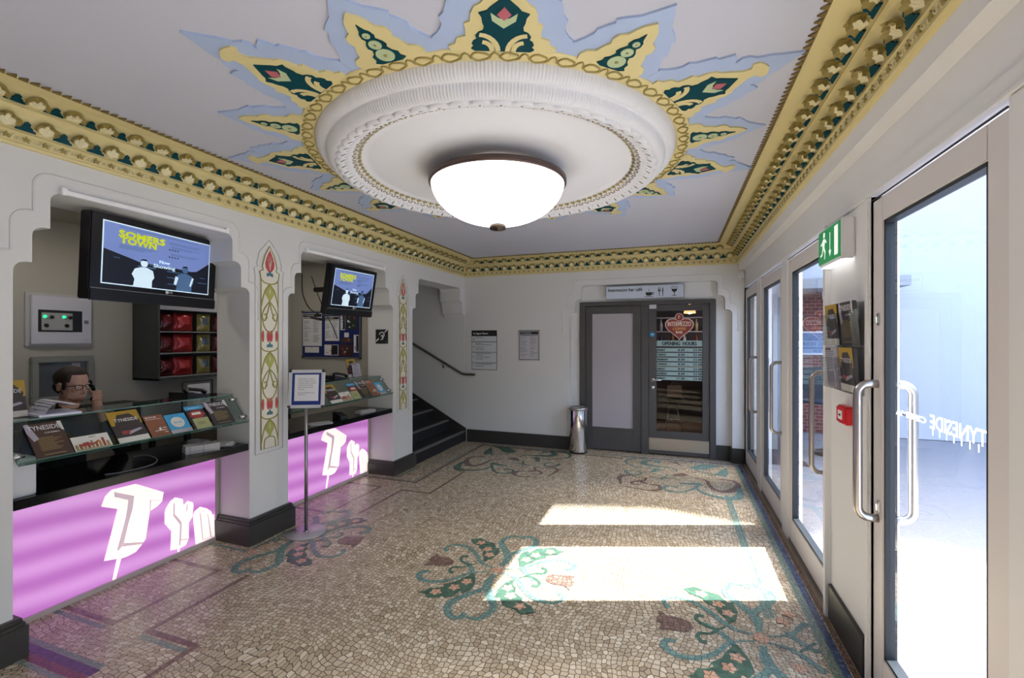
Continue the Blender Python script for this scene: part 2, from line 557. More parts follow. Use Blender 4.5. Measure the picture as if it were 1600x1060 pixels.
def place_motif(c, ang, both=True, clip=None):
    def tr(p, fl_):
        dx, dy = p[0] - MC[0], p[1] - MC[1]
        a = ang + (PI if fl_ else 0)
        return (c[0] + dx * cos(a) - dy * sin(a), c[1] + dx * sin(a) + dy * cos(a))
    bad = lambda p: clip is not None and clip(p)
    for f_ in ((False, True) if both else (False,)):
        for pts, w, mi in strokes:
            fl.ribbon([tr(p, f_) for p in pts], [q * .74 for q in w], .0011 + .0001 * mi, mi, 6, clip=bad)
        for pl, mi, z in ((tulip, 1, .0012), (leaf_a, 3, .0009), (leaf_b, 3, .0009)):
            q = [tr(p, f_) for p in pl]
            if any(bad(p) for p in q): continue
            fl.poly([(x, y, z + .002) for x, y in q], mi)
        for p in flowers:
            x, y = tr(p, f_)
            if bad((x, y)): continue
            fl.poly([(x + (.033 + .008 * cos(5 * t)) * cos(t), y + (.033 + .008 * cos(5 * t)) * sin(t), .0036) for t in [2 * PI * k / 20 for k in range(20)]], 4)
    fl.poly([(c[0] + .04 * cos(2 * PI * k / 12), c[1] + .04 * sin(2 * PI * k / 12), .0042) for k in range(12)], 4)
place_motif(MC, 0)
place_motif((0.435, 2.72), 0, clip=lambda p: p[0] > .70)
place_motif((-2.85, 2.86), R(8), clip=lambda p: p[0] < -3.04 or (p[0] < -3.0 and p[1] < 3.0))
# the finer far scrolls, mirrored about the middle of the room
B = lambda pts: cr(pts, 700, 680, 8.0)
far = [
    (B([(570, 380), (470, 420), (330, 438), (180, 435), (115, 410), (150, 360), (220, 320)]), [.02, .05, .10, .03], 3),
    (B([(460, 270), (340, 265), (250, 295), (230, 345), (280, 380), (380, 375), (470, 345), (540, 310), (640, 300), (710, 305)]), [.03, .05, .09, .05, .03, .015], 1),
    (B([(545, 355), (560, 430), (620, 470), (730, 480), (810, 462), (800, 435), (740, 425), (690, 435)]), [.03, .04, .03], 3),
    (B([(540, 350), (640, 370), (740, 385)]), [.10, .06, .02], 3),
    (B([(780, 350), (860, 345), (930, 370), (940, 400)]), [.02, .03, .01], 6),
    (B([(980, 455), (880, 450), (820, 480), (880, 512), (1020, 525), (1200, 528)]), [.02, .06, .03, .015], 1),
    (B([(1250, 515), (1330, 470), (1370, 435), (1300, 405), (1200, 408)]), [.015, .05, .04, .02], 1),
    (B([(950, 320), (935, 350), (980, 372), (1060, 380)]), [.02, .03, .01], 3),
    (B([(1400, 360), (1330, 390), (1230, 385), (1205, 360), (1270, 345), (1330, 350)]), [.05, .03, .02], 3),
    (B([(1170, 295), (1330, 302), (1480, 285), (1530, 260), (1490, 225), (1390, 205), (1250, 200)]), [.02, .03, .04, .02], 3),
    (B([(900, 275), (960, 250), (1080, 255), (1200, 260), (1310, 255), (1330, 225), (1250, 200)]), [.02, .03, .07, .09, .03], 3),
    (B([(950, 205), (1040, 185), (1130, 185)]), [.01, .05, .02], 1),
    (B([(560, 235), (660, 235), (780, 220)]), [.02, .03, .02], 3),
    (B([(1060, 480), (1140, 490), (1170, 470), (1120, 445), (1080, 425), (1100, 400), (1150, 402)]), [.02, .04, .02], 1),
    (B([(990, 455), (1060, 450), (1130, 440)]), [.01, .05, .02], 1),
]
polys = [(B([(435, 240), (460, 200), (545, 150), (555, 195), (560, 250), (520, 235)]), 3), (B([(560, 140), (770, 150), (830, 185), (850, 215), (770, 222), (690, 210), (640, 165)]), 3),
         (B([(740, 290), (820, 275), (870, 285), (905, 320), (830, 318)]), 1), (B([(1020, 280), (1150, 275), (1145, 340), (1100, 320), (1080, 292)]), 3), (B([(1180, 200), (1250, 200), (1240, 222), (1160, 225)]), 2)]
for mir in (False, True):
    g = (lambda p: (-1.94 - p[0], p[1])) if mir else (lambda p: p)
    for pts, w, mi in far:
        fl.ribbon([g(p) for p in pts], w, .0011 + .0001 * mi, (2 if mir and mi == 3 else mi), 5)
    for pts, mi in polys:
        fl.poly([g(p) + (.0009,) for p in pts], 2 if mir and mi == 3 else mi)
struct(fl, 'floor', FM)

# ============================================================ WALLS
OPEN = [(1.284, 2.621), (2.993, 4.525), (4.945, 6.435)]        # three bays in the left wall
def lobes(y, z, sgn, st=0.072, r=0.05, z1=1.995, z2=2.185, z3=2.382, n=5):
    """stepped, rounded shoulder from the jamb (y) up to the flat head"""
    pts = []
    for k, zz in enumerate((z1, z2, z3)):
        y0 = y + sgn * st * k
        for i in range(n + 1):
            a = PI / 2 * i / n
            pts.append((y0 + sgn * (r - r * cos(a)), zz - r + r * sin(a)))
        pts.append((y0 + sgn * st, zz))
    return pts
def arch(y0, y1, zb=0.0, **k):
    """opening outline, far side down"""
    L = lobes(y0, 0, 1, **k); Rr = lobes(y1, 0, -1, **k)
    return [(y0, zb)] + L + list(reversed(Rr)) + [(y1, zb)]
wl = MB()
out = [(YB, 0), (YB, ZC)]
poly = [(YB, 0)]
for (a, b) in OPEN:
    poly += arch(a, b)
poly += [(YF + .06, 0), (YF + .06, ZC), (YB, ZC)]
wl.prism([(XL, y, z) for y, z in poly], (-0.35, 0, 0))
struct(wl, 'wall_left', [WALL])
# thin raised line around each bay
def offs(path, d):
    out = []
    n = len(path)
    for i, p in enumerate(path):
        a = Vector(path[max(i - 1, 0)]); b = Vector(path[min(i + 1, n - 1)])
        t = (b - a)
        if t.length < 1e-6: continue
        t.normalize()
        out.append((p[0] - t.y * d, p[1] + t.x * d))
    return out
mould = 1
def bead(path3, name, r=0.006):
    m = MB(); m.tube(path3, r, 6); struct(m, name, [WALL])
k = dict(st=0.085, r=0.07, z1=2.045, z2=2.26, z3=2.47)
bead([(XL, y, z) for y, z in arch(1.19, 2.70, 1.75, **k)], 'trim_1')
bead([(XL, y, z) for y, z in arch(2.945, 4.60, 1.75, **k)], 'trim_2')

# far wall with a shallow recess around the cafe door
NX0, NX1 = -1.43, 0.70
wf = MB()
poly = [(XL - 1.9, 0)] + arch(NX0, NX1, 0, st=0.085, r=0.06, z1=1.985, z2=2.17, z3=2.365) + [(1.0, 0), (1.0, ZC), (XL - 1.9, ZC)]
wf.prism([(x, YF, z) for x, z in poly], (0, 0.13, 0))
struct(wf, 'wall_far', [WALL])
wn2 = MB()
DX0, DX1, DZ = -1.30, 0.515, 2.13
wn2.prism([(x, 6.56, z) for x, z in [(-1.6, 0), (-1.6, 2.5), (0.9, 2.5), (0.9, 0), (DX1, 0), (DX1, DZ), (DX0, DZ), (DX0, 0)]], (0, 0.12, 0))
struct(wn2, 'wall_recess', [WALL])
bead([(x, YF, z) for x, z in arch(-1.53, 0.765, 1.7, st=0.085, r=0.07, z1=2.06, z2=2.25, z3=2.445)], 'trim_3')

# ceiling
c = MB(); c.box(-3.5, 1.0, YB - .1, 6.62, ZC, ZC + .1); struct(c, 'ceiling', [CEIL])
# wall behind the camera
b = MB(); b.box(-5.2, 1.0, YB - .12, YB, 0, ZC); struct(b, 'wall_back', [WALL])

# right side: fascia, soffit, head frame and piers between the glass doors
wr = MB()
wr.box(0.775, 1.02, YB, 6.5, 2.48, ZC)
wr.box(0.845, 1.02, YB, 6.5, 2.315, 2.48)
wr.box(0.837, 1.02, YB, 6.5, 2.255, 2.315)
wr.box(0.832, 0.84, YB, 6.5, 2.250, 2.262)
struct(wr, 'wall_right', [WALLR])
doors = [(5.53, 6.44), (4.33, 5.32), (3.13, 4.13), (1.60, 2.50), (0.55, 1.45), (-0.6, 0.3), (-1.9, -1.0)]  # last three doors, out of view, are added to let in daylight
piers = [(5.32, 5.53), (4.13, 4.33), (2.50, 3.13), (1.45, 1.60), (0.3, 0.55), (-1.0, -0.6), (YB, -1.9)]
n_t = 4
for a, b_ in piers:
    p = MB()
    if b_ - a > .5 and a > 2:
        p.box(0.845, 0.95, a, b_, 0, 2.255)
        p.bbox(0.815, 0.95, 3.06, 3.10, 0.0, 2.255, .004)
        p.bbox(0.832, 0.95, 2.50, 2.545, 0.0, 2.255, .008)
    else:
        p.bbox(0.845, 0.95, a, b_, 0, 2.255, .006)
    struct(p, 'trim_%d' % n_t, [WALLR]); n_t += 1
# strip between the far pane and the far wall
p = MB(); p.box(0.84, 0.95, 6.44, 6.56, 0, 2.255); struct(p, 'trim_%d' % n_t, [WALLR]); n_t += 1
# sill under the doors
p = MB(); p.bbox(0.852, 0.99, YB, 6.5, 0.0, 0.028, .004); struct(p, 'trim_%d' % n_t, [mat('aluminium_threshold', '#8b8a86', 0.4, metal=.6)]); n_t += 1

# skirtings
def skirt(name, x0, x1, y0, y1, h=0.2, cap=True):
    m = MB(); m.box(x0, x1, y0, y1, 0, h - .04); 
    cx0, cx1, cy0, cy1 = x0, x1, y0, y1
    s_ = 0.008
    m.bbox(x0 + (0 if False else 0), x1 - s_, y0 + s_, y1 - s_, h - .045, h - .02, .004)
    m.bbox(x0, x1 - 2 * s_, y0 + 2 * s_, y1 - 2 * s_, h - .022, h, .004)
    struct(m, name, [SKIRT])
skirt('baseboard_left', XL - .36, XL + .045, 2.585, 3.03, .20)
skirt('baseboard_left_far', XL - .36, XL + .045, 4.485, 4.965, .165)
skirt('baseboard_left_near', XL - .36, XL + .045, YB, 1.325, .20)
m = MB(); m.bbox(XL + .05, NX0, YF - .018, YF + .01, 0, .19, .004); m.bbox(NX1, 0.838, YF - .018, YF + .01, 0, .195, .004)
m.bbox(NX0 - .002, DX0, 6.545, 6.57, 0, .19, .004); m.bbox(DX1, NX1 + .002, 6.53, 6.57, 0, .195, .004); m.bbox(NX1 - .02, NX1 + .0, YF, 6.56, 0, .195, .004)
m.bbox(NX0, NX0 + .015, YF, 6.56, 0, .19, .004)
struct(m, 'baseboard_far', [SKIRT])
m = MB(); m.bbox(0.828, 0.85, 2.545, 3.055, 0, .20, .004); struct(m, 'baseboard_right', [SKIRT])

# ============================================================ CORNICE
PROF = [(0.0, 2.566), (.018, 2.568), (.024, 2.578), (.020, 2.586), (.020, 2.628), (.030, 2.634), (.024, 2.645), (.026, 2.66), (.034, 2.685), (.052, 2.715), (.082, 2.742),
        (.094, 2.744), (.090, 2.756), (.100, 2.768), (.130, 2.788), (.175, 2.802), (.232, 2.808), (.243, 2.806), (.246, 2.8175)]
def wall_frame(side):
    # origin + along + outward, start, end as function of p
    if side == 'left': return (lambda u, p, z: (XL + p, u, z)), YB, lambda p: YF - p
    if side == 'right': return (lambda u, p, z: (0.775 - p, u, z)), YB, lambda p: YF - p
    return (lambda u, p, z: (u, YF - p, z)), None, None
BROWNG = mat('umber_paint', '#7a6534', 0.6, var=.2, scale=50)
SHELLD = mat('shell_tip_dark_gold', '#96864a', 0.5, var=.12, scale=50)  # darker gold on the outer part of each shell
cm = [YEL, GOLDL, SHELLD, GRN, GOLD, BROWNG]
def surf(p0, z0, p1, z1):
    """frame on a cornice band: v direction and outward normal in (p, z)"""
    d = Vector((p1 - p0, z1 - z0)); L_ = d.length; d.normalize()
    return d, Vector((d.y, -d.x)), L_
for ti, side in enumerate(('left', 'far', 'right')):
    F, s0, s1 = wall_frame(side)
    g = MB()
    vs = []
    for p, z in PROF:
        if side == 'far': a, b_ = (XL + p, 0.775 - p)
        else: a, b_ = s0, s1(p)
        vs.append(F(a, p, z)); vs.append(F(b_, p, z))
    g.add(vs, [(2 * i, 2 * i + 1, 2 * i + 3, 2 * i + 2) for i in range(len(PROF) - 1)], 0)
    root = struct(g, 'trim_%d' % n_t, cm); n_t += 1
    sh = MB(); tf = MB(); bd = MB(); te = MB()
    pitch = 0.1465
    lo, hi = (XL, 0.775) if side == 'far' else (s0, YF)
    for row, (p0, z0, p1, z1, ph, inset) in enumerate(((.026, 2.648, .080, 2.738, 0.0, .06), (.096, 2.760, .200, 2.808, .5, .16))):
        d, nn, L_ = surf(p0, z0, p1, z1)
        u = lo + (inset if side == 'far' else 0) + pitch * (.5 + .5 * ph) 
        def W(uu, vv, h):
            return F(uu, p0 + d.x * vv + nn.x * h, z0 + d.y * vv + nn.y * h)
        end = hi - inset - .03
        if side != 'far': u = 1.243 + (0 if row == 0 else .078) - pitch * 30 + (.0 if side == 'left' else .10)
        else: u = lo + inset + .05 + (0.07 if row else 0.0)
        while u < end:
            # shell: ribbed fan that curls out at its top
            nr, na = 6, 26
            vs = [W(u, .004, .006)]
            for i in range(1, nr + 1):
                for k_ in range(na + 1):
                    a = -1.25 + 2.5 * k_ / na
                    f = i / nr
                    rad = .056 * (1 + .10 * cos(a * 7.0)) * f
                    h = .006 + .024 * f ** 3 + .0050 * cos(a * 15.0) * f
                    vv = .004 + rad * cos(a) * 1.50 * (1 - .14 * f ** 4)
                    vs.append(W(u + rad * sin(a) * .88, vv, h))
            fs = [(0, 1 + k_, 2 + k_) for k_ in range(na)]
            b0 = len(fs)
            for i in range(nr - 1):
                for k_ in range(na):
                    fs.append((1 + i * (na + 1) + k_, 1 + (i + 1) * (na + 1) + k_, 2 + (i + 1) * (na + 1) + k_, 2 + i * (na + 1) + k_))
            sh.add(vs, fs[:b0 + na * 3], 1, True)
            sh.add(vs, fs[b0 + na * 3:], 2, True)
            # back edge of the curl down to the band
            e = [vs[1 + (nr - 1) * (na + 1) + k_] for k_ in range(na + 1)]
            eb = [W(u + .046 * sin(-1.25 + 2.5 * k_ / na), .004 + .070 * cos(-1.25 + 2.5 * k_ / na), 0.0) for k_ in range(na + 1)]
            sh.add(e + eb, [(k_, k_ + 1, na + 2 + k_, na + 1 + k_) for k_ in range(na)], 2)
            # dark trefoil between the shells
            c_ = u + pitch / 2
            if c_ < end:
                pts = [(-.040, .000), (-.036, .010), (-.027, .011), (-.022, .022), (-.012, .027), (-.012, .040), (0, .048), (.012, .040), (.012, .027), (.022, .022), (.027, .011), (.036, .010), (.040, 0)]
                q = [W(c_ + a, .002 + b_ * 1.05, .004) for a, b_ in pts]
                n3 = Vector(W(0, 0, 1)) - Vector(W(0, 0, 0))
                tf.prism(q, tuple(n3 * .006), 3)
            u += pitch
    # small enrichment on the lowest band: stars in a running scroll
    u = lo + .04; i = 0
    while u < hi - .03:
        zc = 2.607; P0 = .021
        st = []
        for k_ in range(10):
            a = PI / 2 + PI * k_ / 5; rr = .017 if k_ % 2 == 0 else .008
            st.append(F(u + rr * cos(a), P0 + .001, zc + rr * sin(a)))
        n3 = Vector(F(0, 1, 0)) - Vector(F(0, 0, 0))
        bd.prism(st, tuple(n3 * .006), 4)
        sc = [F(u + .0365 + dx, P0 + .004, zc + dz) for dx, dz in ((-.022, -.014), (-.014, .004), (-.004, .012), (.006, .008), (.006, -.002), (-.001, -.006), (.008, -.012), (.018, -.008), (.024, .006))]
        bd.tube(sc, .0028, 5, 1)
        u += .0735
    # serrated leaf edge against the ceiling
    u = lo + .26 if side == 'far' else lo
    te_end = hi - .26
    while u < te_end:
        a = [F(u, .244, 2.806), F(u + .036, .244, 2.806), F(u + .026, .272, 2.810)]
        te.prism(a, (0, 0, .0065), 5)
        u += .04
    for mbx, nm in ((sh, 'shell_row'), (tf, 'trefoil_row'), (bd, 'star_band'), (te, 'leaf_edge')):
        mbx.build(nm, cm, root)
# ============================================================ CEILING ROSE
RC = (-1.144, 2.895)
rose = thing('ceiling_rose', 'huge round plaster ceiling rose with gold ring and painted star rays', 'ceiling rose', (RC[0], RC[1], ZC))
g = MB()
g.lathe([(1.236, 0), (1.236, -.010), (1.225, -.016), (1.165, -.018), (1.155, -.012), (1.150, -.004)], n=160)
gr = g.build('gold_ring', [YEL], rose)
g = MB()
for k_ in range(60):
    t = 2 * PI * k_ / 60; r0 = 1.195
    pts = []
    for i in range(14):
        a = 2 * PI * i / 14
        rr = r0 + .026 * sin(a) * (1 + .15 * cos(3 * a)); tt = t + .038 / r0 * cos(a)
        pts.append((rr * cos(tt), rr * sin(tt), -.019))
    g.tube(pts, .0045, 5, 0, closed=True)
    t2 = t + PI / 60
    pts = [((r0 + dr) * cos(t2 + dt / r0), (r0 + dr) * sin(t2 + dt / r0), -.019) for dt, dr in ((-.022, -.012), (-.012, .016), (0, .026), (.012, .016), (.022, -.012))]
    g.tube(pts, .004, 5, 0)
g.build('ring_chain', [GOLD], gr)
g = MB()
fl_ = lambda amp: (lambda t, i: 0)
NF = 420
def flute(t, i): return (.0022 * cos(NF * t)) if 0 < i < 13 else 0
prof = [(1.152, -.002)]
for i in range(6): a = PI / 2 * i / 5; prof.append((1.105 + .045 * cos(a), -.008 - .062 * sin(a)))
prof += [(1.094, -.066)]
for i in range(6): a = PI / 2 * i / 5; prof.append((1.048 + .042 * cos(a), -.072 - .052 * sin(a)))
prof += [(1.03, -.120), (1.00, -.10)]
g.lathe(prof, n=NF * 4, rad=lambda t, i: flute(t, i))
g.build('fluted_cove', [PLAS], rose)
# scalloped disc
g = MB()
def scal(t, i): return (.024 * abs(cos(32 * t)) ** .6 - .012) if i in (1, 2, 3, 4) else (.005 * cos(64 * t) if i == 5 else 0)
prof = [(1.00, -.110), (1.028, -.116), (1.034, -.128), (1.030, -.139), (1.018, -.143), (1.003, -.137), (.985, -.124), (.968, -.117), (.960, -.118), (.950, -.110), (.935, -.101), (.925, -.099), (.905, -.084), (.892, -.078), (.880, -.078), (.870, -.072), (.84, -.070), (.70, -.064), (.40, -.060), (.2, -.060), (.001, -.060)]
prof = [(r_, z_ + .008) for r_, z_ in prof]
g.lathe(prof, n=512, rad=scal)
dsc = g.build('scalloped_disc', [PLAS], rose)
def ZP(r):
    for (r0, z0), (r1, z1) in zip(prof[4:-1], prof[5:]):
        if r1 <= r <= r0: return z0 + (z1 - z0) * (r0 - r) / (r0 - r1)
    return -.14
g = MB()
for k_ in range(128):
    t = 2 * PI * k_ / 128
    er = Vector((cos(t), sin(t), 0)); et = Vector((-sin(t), cos(t), 0))
    q = [er * .984 + et * -.0045, er * .984 + et * .0045, er * 1.010 + et * .0045, er * 1.010 + et * -.0045]
    g.prism([(v.x, v.y, ZP(v.length) - .0012) for v in q], (0, 0, .010), 0)
g.build('slot_shade_row', [mat('slot_shade_paint', '#6a6258', .9)], dsc)  # dark bars on the disc stand in for shade inside slot holes
g = MB()
for k_ in range(160):
    t = 2 * PI * k_ / 160
    g.ell((.945 * cos(t), .945 * sin(t), ZP(.945) - .001), (.007, .007, .005), 6, 4, 0)
for k_ in range(128):
    t = 2 * PI * k_ / 128
    er = Vector((cos(t), sin(t), 0)); et = Vector((-sin(t), cos(t), 0))
    vs = [er * .966 + et * -.010, er * .990, er * .966 + et * .010, er * .976]
    g.add([(v.x, v.y, ZP(v.length) - (.008 if i == 3 else .001)) for i, v in enumerate(vs)], [(0, 1, 3), (1, 2, 3), (2, 0, 3)], 0)
g.build('bead_row', [PLAS], dsc)
g = MB()
for k_ in range(104):
    t = 2 * PI * k_ / 96
    er = Vector((cos(t), sin(t), 0)); et = Vector((-sin(t), cos(t), 0))
    for a, r0, l in ((-.8, .886, .034), (0, .886, .042), (.8, .886, .034)):
        d = er * cos(a) + et * sin(a); s_ = Vector((-d.y, d.x, 0))
        b0 = er * r0
        vs = [b0 + d * .004, b0 + d * l * .55 + s_ * .009, b0 + d * l, b0 + d * l * .55 - s_ * .009]
        g.add([(v.x, v.y, ZP(v.length) - (.005 if i in (1, 3) else .003)) for i, v in enumerate(vs)], [(0, 1, 2, 3)], 0)
    pts = [er * .922 + et * dx + er * dr for dx, dr in ((-.022, 0), (-.016, .016), (0, .022), (.016, .016), (.022, 0))]
    g.tube([(v.x, v.y, ZP(v.length) - .001) for v in pts], .0035, 5, 1)
g.build('leaf_ring', [GOLD, BROWNG], dsc)

# star rays around the ring, eight long and eight short, cut plaster shapes in three layers
def ray(kind, ang, idx):
    er = Vector((cos(ang), sin(ang), 0)); et = Vector((-sin(ang), cos(ang), 0))
    def tr(pts, z, both=True):
        full = pts + [(a, -b_) for a, b_ in reversed(pts) if abs(b_) > 1e-6]
        return [tuple(er * a + et * b_ + Vector((0, 0, z))) for a, b_ in full]
    def one(pts, z): return [tuple(er * a + et * b_ + Vector((0, 0, z))) for a, b_ in pts]
    if kind == 'long':
        blue = [(1.22, .27), (1.29, .285), (1.315, .262), (1.345, .245), (1.372, .238), (1.405, .245), (1.43, .225), (1.47, .215), (1.505, .205), (1.512, .185), (1.545, .178), (1.575, .172), (1.568, .135), (1.556, .11), (1.59, .125), (1.615, .118), (1.64, .085), (1.69, .066), (1.72, .045), (1.80, 0)]
        yel = [(1.22, .215), (1.25, .222), (1.265, .195), (1.30, .185), (1.315, .150), (1.355, .148), (1.385, .152), (1.40, .128), (1.44, .125), (1.475, .112), (1.49, .09), (1.53, .062), (1.565, .035), (1.60, .03), (1.615, .062), (1.64, .058), (1.655, .03), (1.662, 0)]
        gr_ = [(1.232, .115), (1.245, .13), (1.262, .118), (1.275, .126), (1.292, .12), (1.305, .105), (1.325, .11), (1.345, .098), (1.355, .08), (1.38, .075), (1.40, .082), (1.43, .085), (1.45, .095), (1.462, .065), (1.48, .052), (1.505, .028), (1.535, 0)]
    else:
        blue = [(1.22, .24), (1.275, .245), (1.30, .22), (1.34, .195), (1.375, .18), (1.40, .183), (1.435, .16), (1.46, .14), (1.475, .15), (1.50, .12), (1.53, .075), (1.57, .045), (1.63, 0)]
        yel = [(1.22, .16), (1.255, .168), (1.285, .152), (1.30, .118), (1.34, .105), (1.365, .09), (1.39, .10), (1.42, .092), (1.44, .06), (1.47, .05), (1.50, .035), (1.535, 0)]
        gr_ = [(1.232, .05), (1.245, .075), (1.262, .06), (1.285, .062), (1.30, .045), (1.325, .035), (1.34, .045), (1.36, .04), (1.385, .022), (1.40, .03), (1.425, .025), (1.44, .012), (1.475, 0)]
    m_ = MB()
    m_.prism(tr(blue, 0), (0, 0, -.010 if kind == 'long' else -.0092), 0)
    o = m_.build('star_ray', [BLUP], rose)
    m_ = MB(); m_.prism(tr(yel, -.010), (0, 0, -.008), 0); m_.build('ray_panel', [YEL], o)
    m_ = MB(); m_.prism(tr(gr_, -.018), (0, 0, -.004), 0)
    z = -.0235
    if kind == 'long':
        m_.prism(one([(1.375, 0), (1.415, .045), (1.455, .050), (1.43, .022), (1.425, 0), (1.43, -.022), (1.455, -.050), (1.415, -.045)], -.022), (0, 0, -.002), 2)
        m_.prism(one([(1.418, 0), (1.448, .027), (1.487, 0), (1.448, -.027)], -.022), (0, 0, -.003), 1)
        for sg in (1, -1):
            for c0, rr in ((.035, .098), (.07, .055)):
                pts = []
                for i in range(7):
                    a = i / 6 * PI / 2
                    pts.append((1.236 + rr * sin(a) , sg * (c0 * .6 + rr * .75 * (1 - cos(a)))))
                P3 = one(pts, 0)
                vs = []
                for i, p in enumerate(P3):
                    a_ = Vector(P3[max(i - 1, 0)]); b_ = Vector(P3[min(i + 1, 6)]); t_ = (b_ - a_).normalized(); n_ = Vector((-t_.y, t_.x, 0)) * .012
                    vs += [tuple(Vector(p) + n_ + Vector((0, 0, z))), tuple(Vector(p) - n_ + Vector((0, 0, z)))]
                m_.add(vs, [(2 * i, 2 * i + 1, 2 * i + 3, 2 * i + 2) for i in range(6)], 3)
    else:
        for r0, q in ((1.285, .040), (1.355, .027), (1.412, .016)):
            m_.prism(one([(r0 + q * cos(2 * PI * i / 16), q * sin(2 * PI * i / 16)) for i in range(16)], -.022), (0, 0, -.003), 2)
            m_.prism(one([(r0 + q * .22 * cos(2 * PI * i / 8), q * .22 * sin(2 * PI * i / 8)) for i in range(8)], -.025), (0, 0, -.002), 4)
    m_.build('ray_ornament', [GRN, PINK, PALEG, YEL, GOLD], o)
for k_ in range(8):
    ray('long', R(22.5 + 45 * k_), k_)
    ray('short', R(45 * k_), k_)

# ============================================================ DOME LAMP
def dome_lamp(x, y, label):
    L_ = thing('ceiling_lamp', label, 'ceiling lamp', (x, y, 2.345))
    m_ = MB()
    prof = []
    for i in range(17):
        a = PI / 2 * i / 16
        prof.append((max(.001, .455 * sin(a) ** .92), .32 - .275 * cos(a) ** 1.05 if i < 16 else .32))
    m_.lathe(prof, n=64)
    m_.build('glass_bowl', [mat('lit_opal_glass', '#fffcf8', 0.3, emit=LAMP_GLOW, var=0, ecol='#fffcf8')], L_)
    m_ = MB(); m_.lathe([(.450, .305), (.466, .305), (.470, .312), (.470, .338), (.462, .344), (.452, .344), (.30, .36)], n=96)
    m_.build('rim_band', [mat('bronze_band', '#5a4a46', 0.35, metal=.6)], L_)
    m_ = MB(); m_.lathe([(.30, .350), (.22, .372), (.17, .385), (.12, .411), (.001, .411)], n=48)
    m_.build('canopy', [mat('cream_metal', '#d8d2c6', .5)], L_)
    m_ = MB(); m_.lathe([(.001, .0), (.018, .0), (.018, .006), (.050, .006), (.055, .010), (.056, .034), (.050, .040), (.03, .046), (.001, .048)], n=32)
    m_.build('finial', [mat('dark_bronze', '#4c423a', 0.3, metal=.7)], L_)
    return L_
dome_lamp(RC[0], RC[1], 'large white glass dome lamp with bronze rim hanging under the ceiling rose')
# ============================================================ GLASS STREET DOORS
def d_handle(mb, x, sx, y, z0, z1, r, out=.075):
    pts = [(x, y, z1)]
    n = 5; q = .045
    xo = x + sx * out
    pts.append((xo - sx * q, y, z1))
    for i in range(1, n + 1):
        a = PI / 2 * i / n
        pts.append((xo - sx * q + sx * q * sin(a), y, z1 - q + q * cos(a)))
    for i in range(0, n + 1):
        a = PI / 2 * i / n
        pts.append((xo - sx * q + sx * q * cos(a), y, z0 + q - q * sin(a)))
    pts.append((x, y, z0))
    mb.tube(pts, r, 14, 0)
def street_door(i, y0, y1, hy=None, big=False):
    f = MB(); s = .10
    gx0, gx1 = y0 + s, y1 - s
    f.bbox(.853, .905, y0, gx0, .03, 2.225, .004); f.bbox(.853, .905, gx1, y1, .03, 2.225, .004)
    f.bbox(.853, .905, gx0 - .001, gx1 + .001, .03, .205, .004); f.bbox(.853, .905, gx0 - .001, gx1 + .001, 2.118, 2.225, .004)
    # slim jamb around the leaf
    f.box(.865, .95, y0 - .012, y0 - .003, 0.03, 2.245); f.box(.865, .95, y1 + .003, y1 + .012, .03, 2.245)
    d = struct(f, 'door_%d' % i, [DOORP])
    g = MB()
    t = .014
    for a in (gx0, gx1 - t): g.box(.858, .90, a, a + t, .205, 2.118)
    g.box(.858, .90, gx0, gx1, .205, .205 + t); g.box(.858, .90, gx0, gx1, 2.118 - t, 2.118)
    g.build('glazing_gasket', [GASK], d)
    g = MB(); g.quad((.875, gx0, .205), (.875, gx1, .205), (.875, gx1, 2.118), (.875, gx0, 2.118)); g.build('pane', [PANE], d)
    g = MB()
    g.box(.846, .853, y0 + .004, y1 - .004, 2.227, 2.231); g.build('head_gap_shade', [GASK], d)  # black bar put in for the shade of the gap over the leaf
    if hy is not None:
        h = MB(); d_handle(h, .853, -1, hy, .80, 1.40, .018 if big else .014); h.build('handle', [STEEL], d)
        h = MB(); d_handle(h, .905, 1, hy, .80, 1.40, .018 if big else .014); h.build('handle', [STEEL], d)
    return d
FROST = bpy.data.materials.new('frosted_vinyl'); FROST.use_nodes = True
_n = FROST.node_tree.nodes; _t = _n.new('ShaderNodeBsdfTranslucent'); _t.inputs[0].default_value = (.95, .95, 1, 1)
_m = _n.new('ShaderNodeAddShader'); _d = _n.new('ShaderNodeBsdfDiffuse'); _d.inputs[0].default_value = (.5, .5, .52, 1)
FROST.node_tree.links.new(_t.outputs[0], _m.inputs[0]); FROST.node_tree.links.new(_d.outputs[0], _m.inputs[1]); FROST.node_tree.links.new(_m.outputs[0], _n['Material Output'].inputs[0])
hys = {1: 5.58, 2: 4.39, 3: 3.18, 4: 2.45, 5: 0.6, 6: -.55, 7: -1.1}
for i, (y0, y1) in enumerate(doors):
    d = street_door(i + 1, y0, y1, hys[i + 1], i == 3)
    if i == 3:
        # lettering etched on the outside of the glass, so it reads backwards from in here
        m = MB()
        [m.text('TYNESIDE', (.878 + .0004 * q, 1.752 + dy, 1.275), (0, 1, 0), (0, 0, 1), .05, 0, fit=.32) for q, dy in enumerate((-.0012, 0, .0012))]
        for q in range(8):
            yy = 1.745 + q * .0435; m.box(.877, .8785, yy, yy + .0022, 1.252, 1.277)
        [m.text('CINEMA', (.878 + .0004 * q, 2.10 + dy, 1.285), (0, 1, 0), (0, 0, 1), .022, 0, fit=.24) for q, dy in enumerate((-.0015, .0015))]
        m.build('frosted_lettering', [FROST], d)
        m = MB()
        for zz in (.83, 1.66):
            m.bbox(.846, .855, 2.425, 2.445, zz, zz + .055, .003); m.bbox(.838, .848, 2.43, 2.438, zz + .01, zz + .04, .002)
        m.build('lock', [CHROME], d)

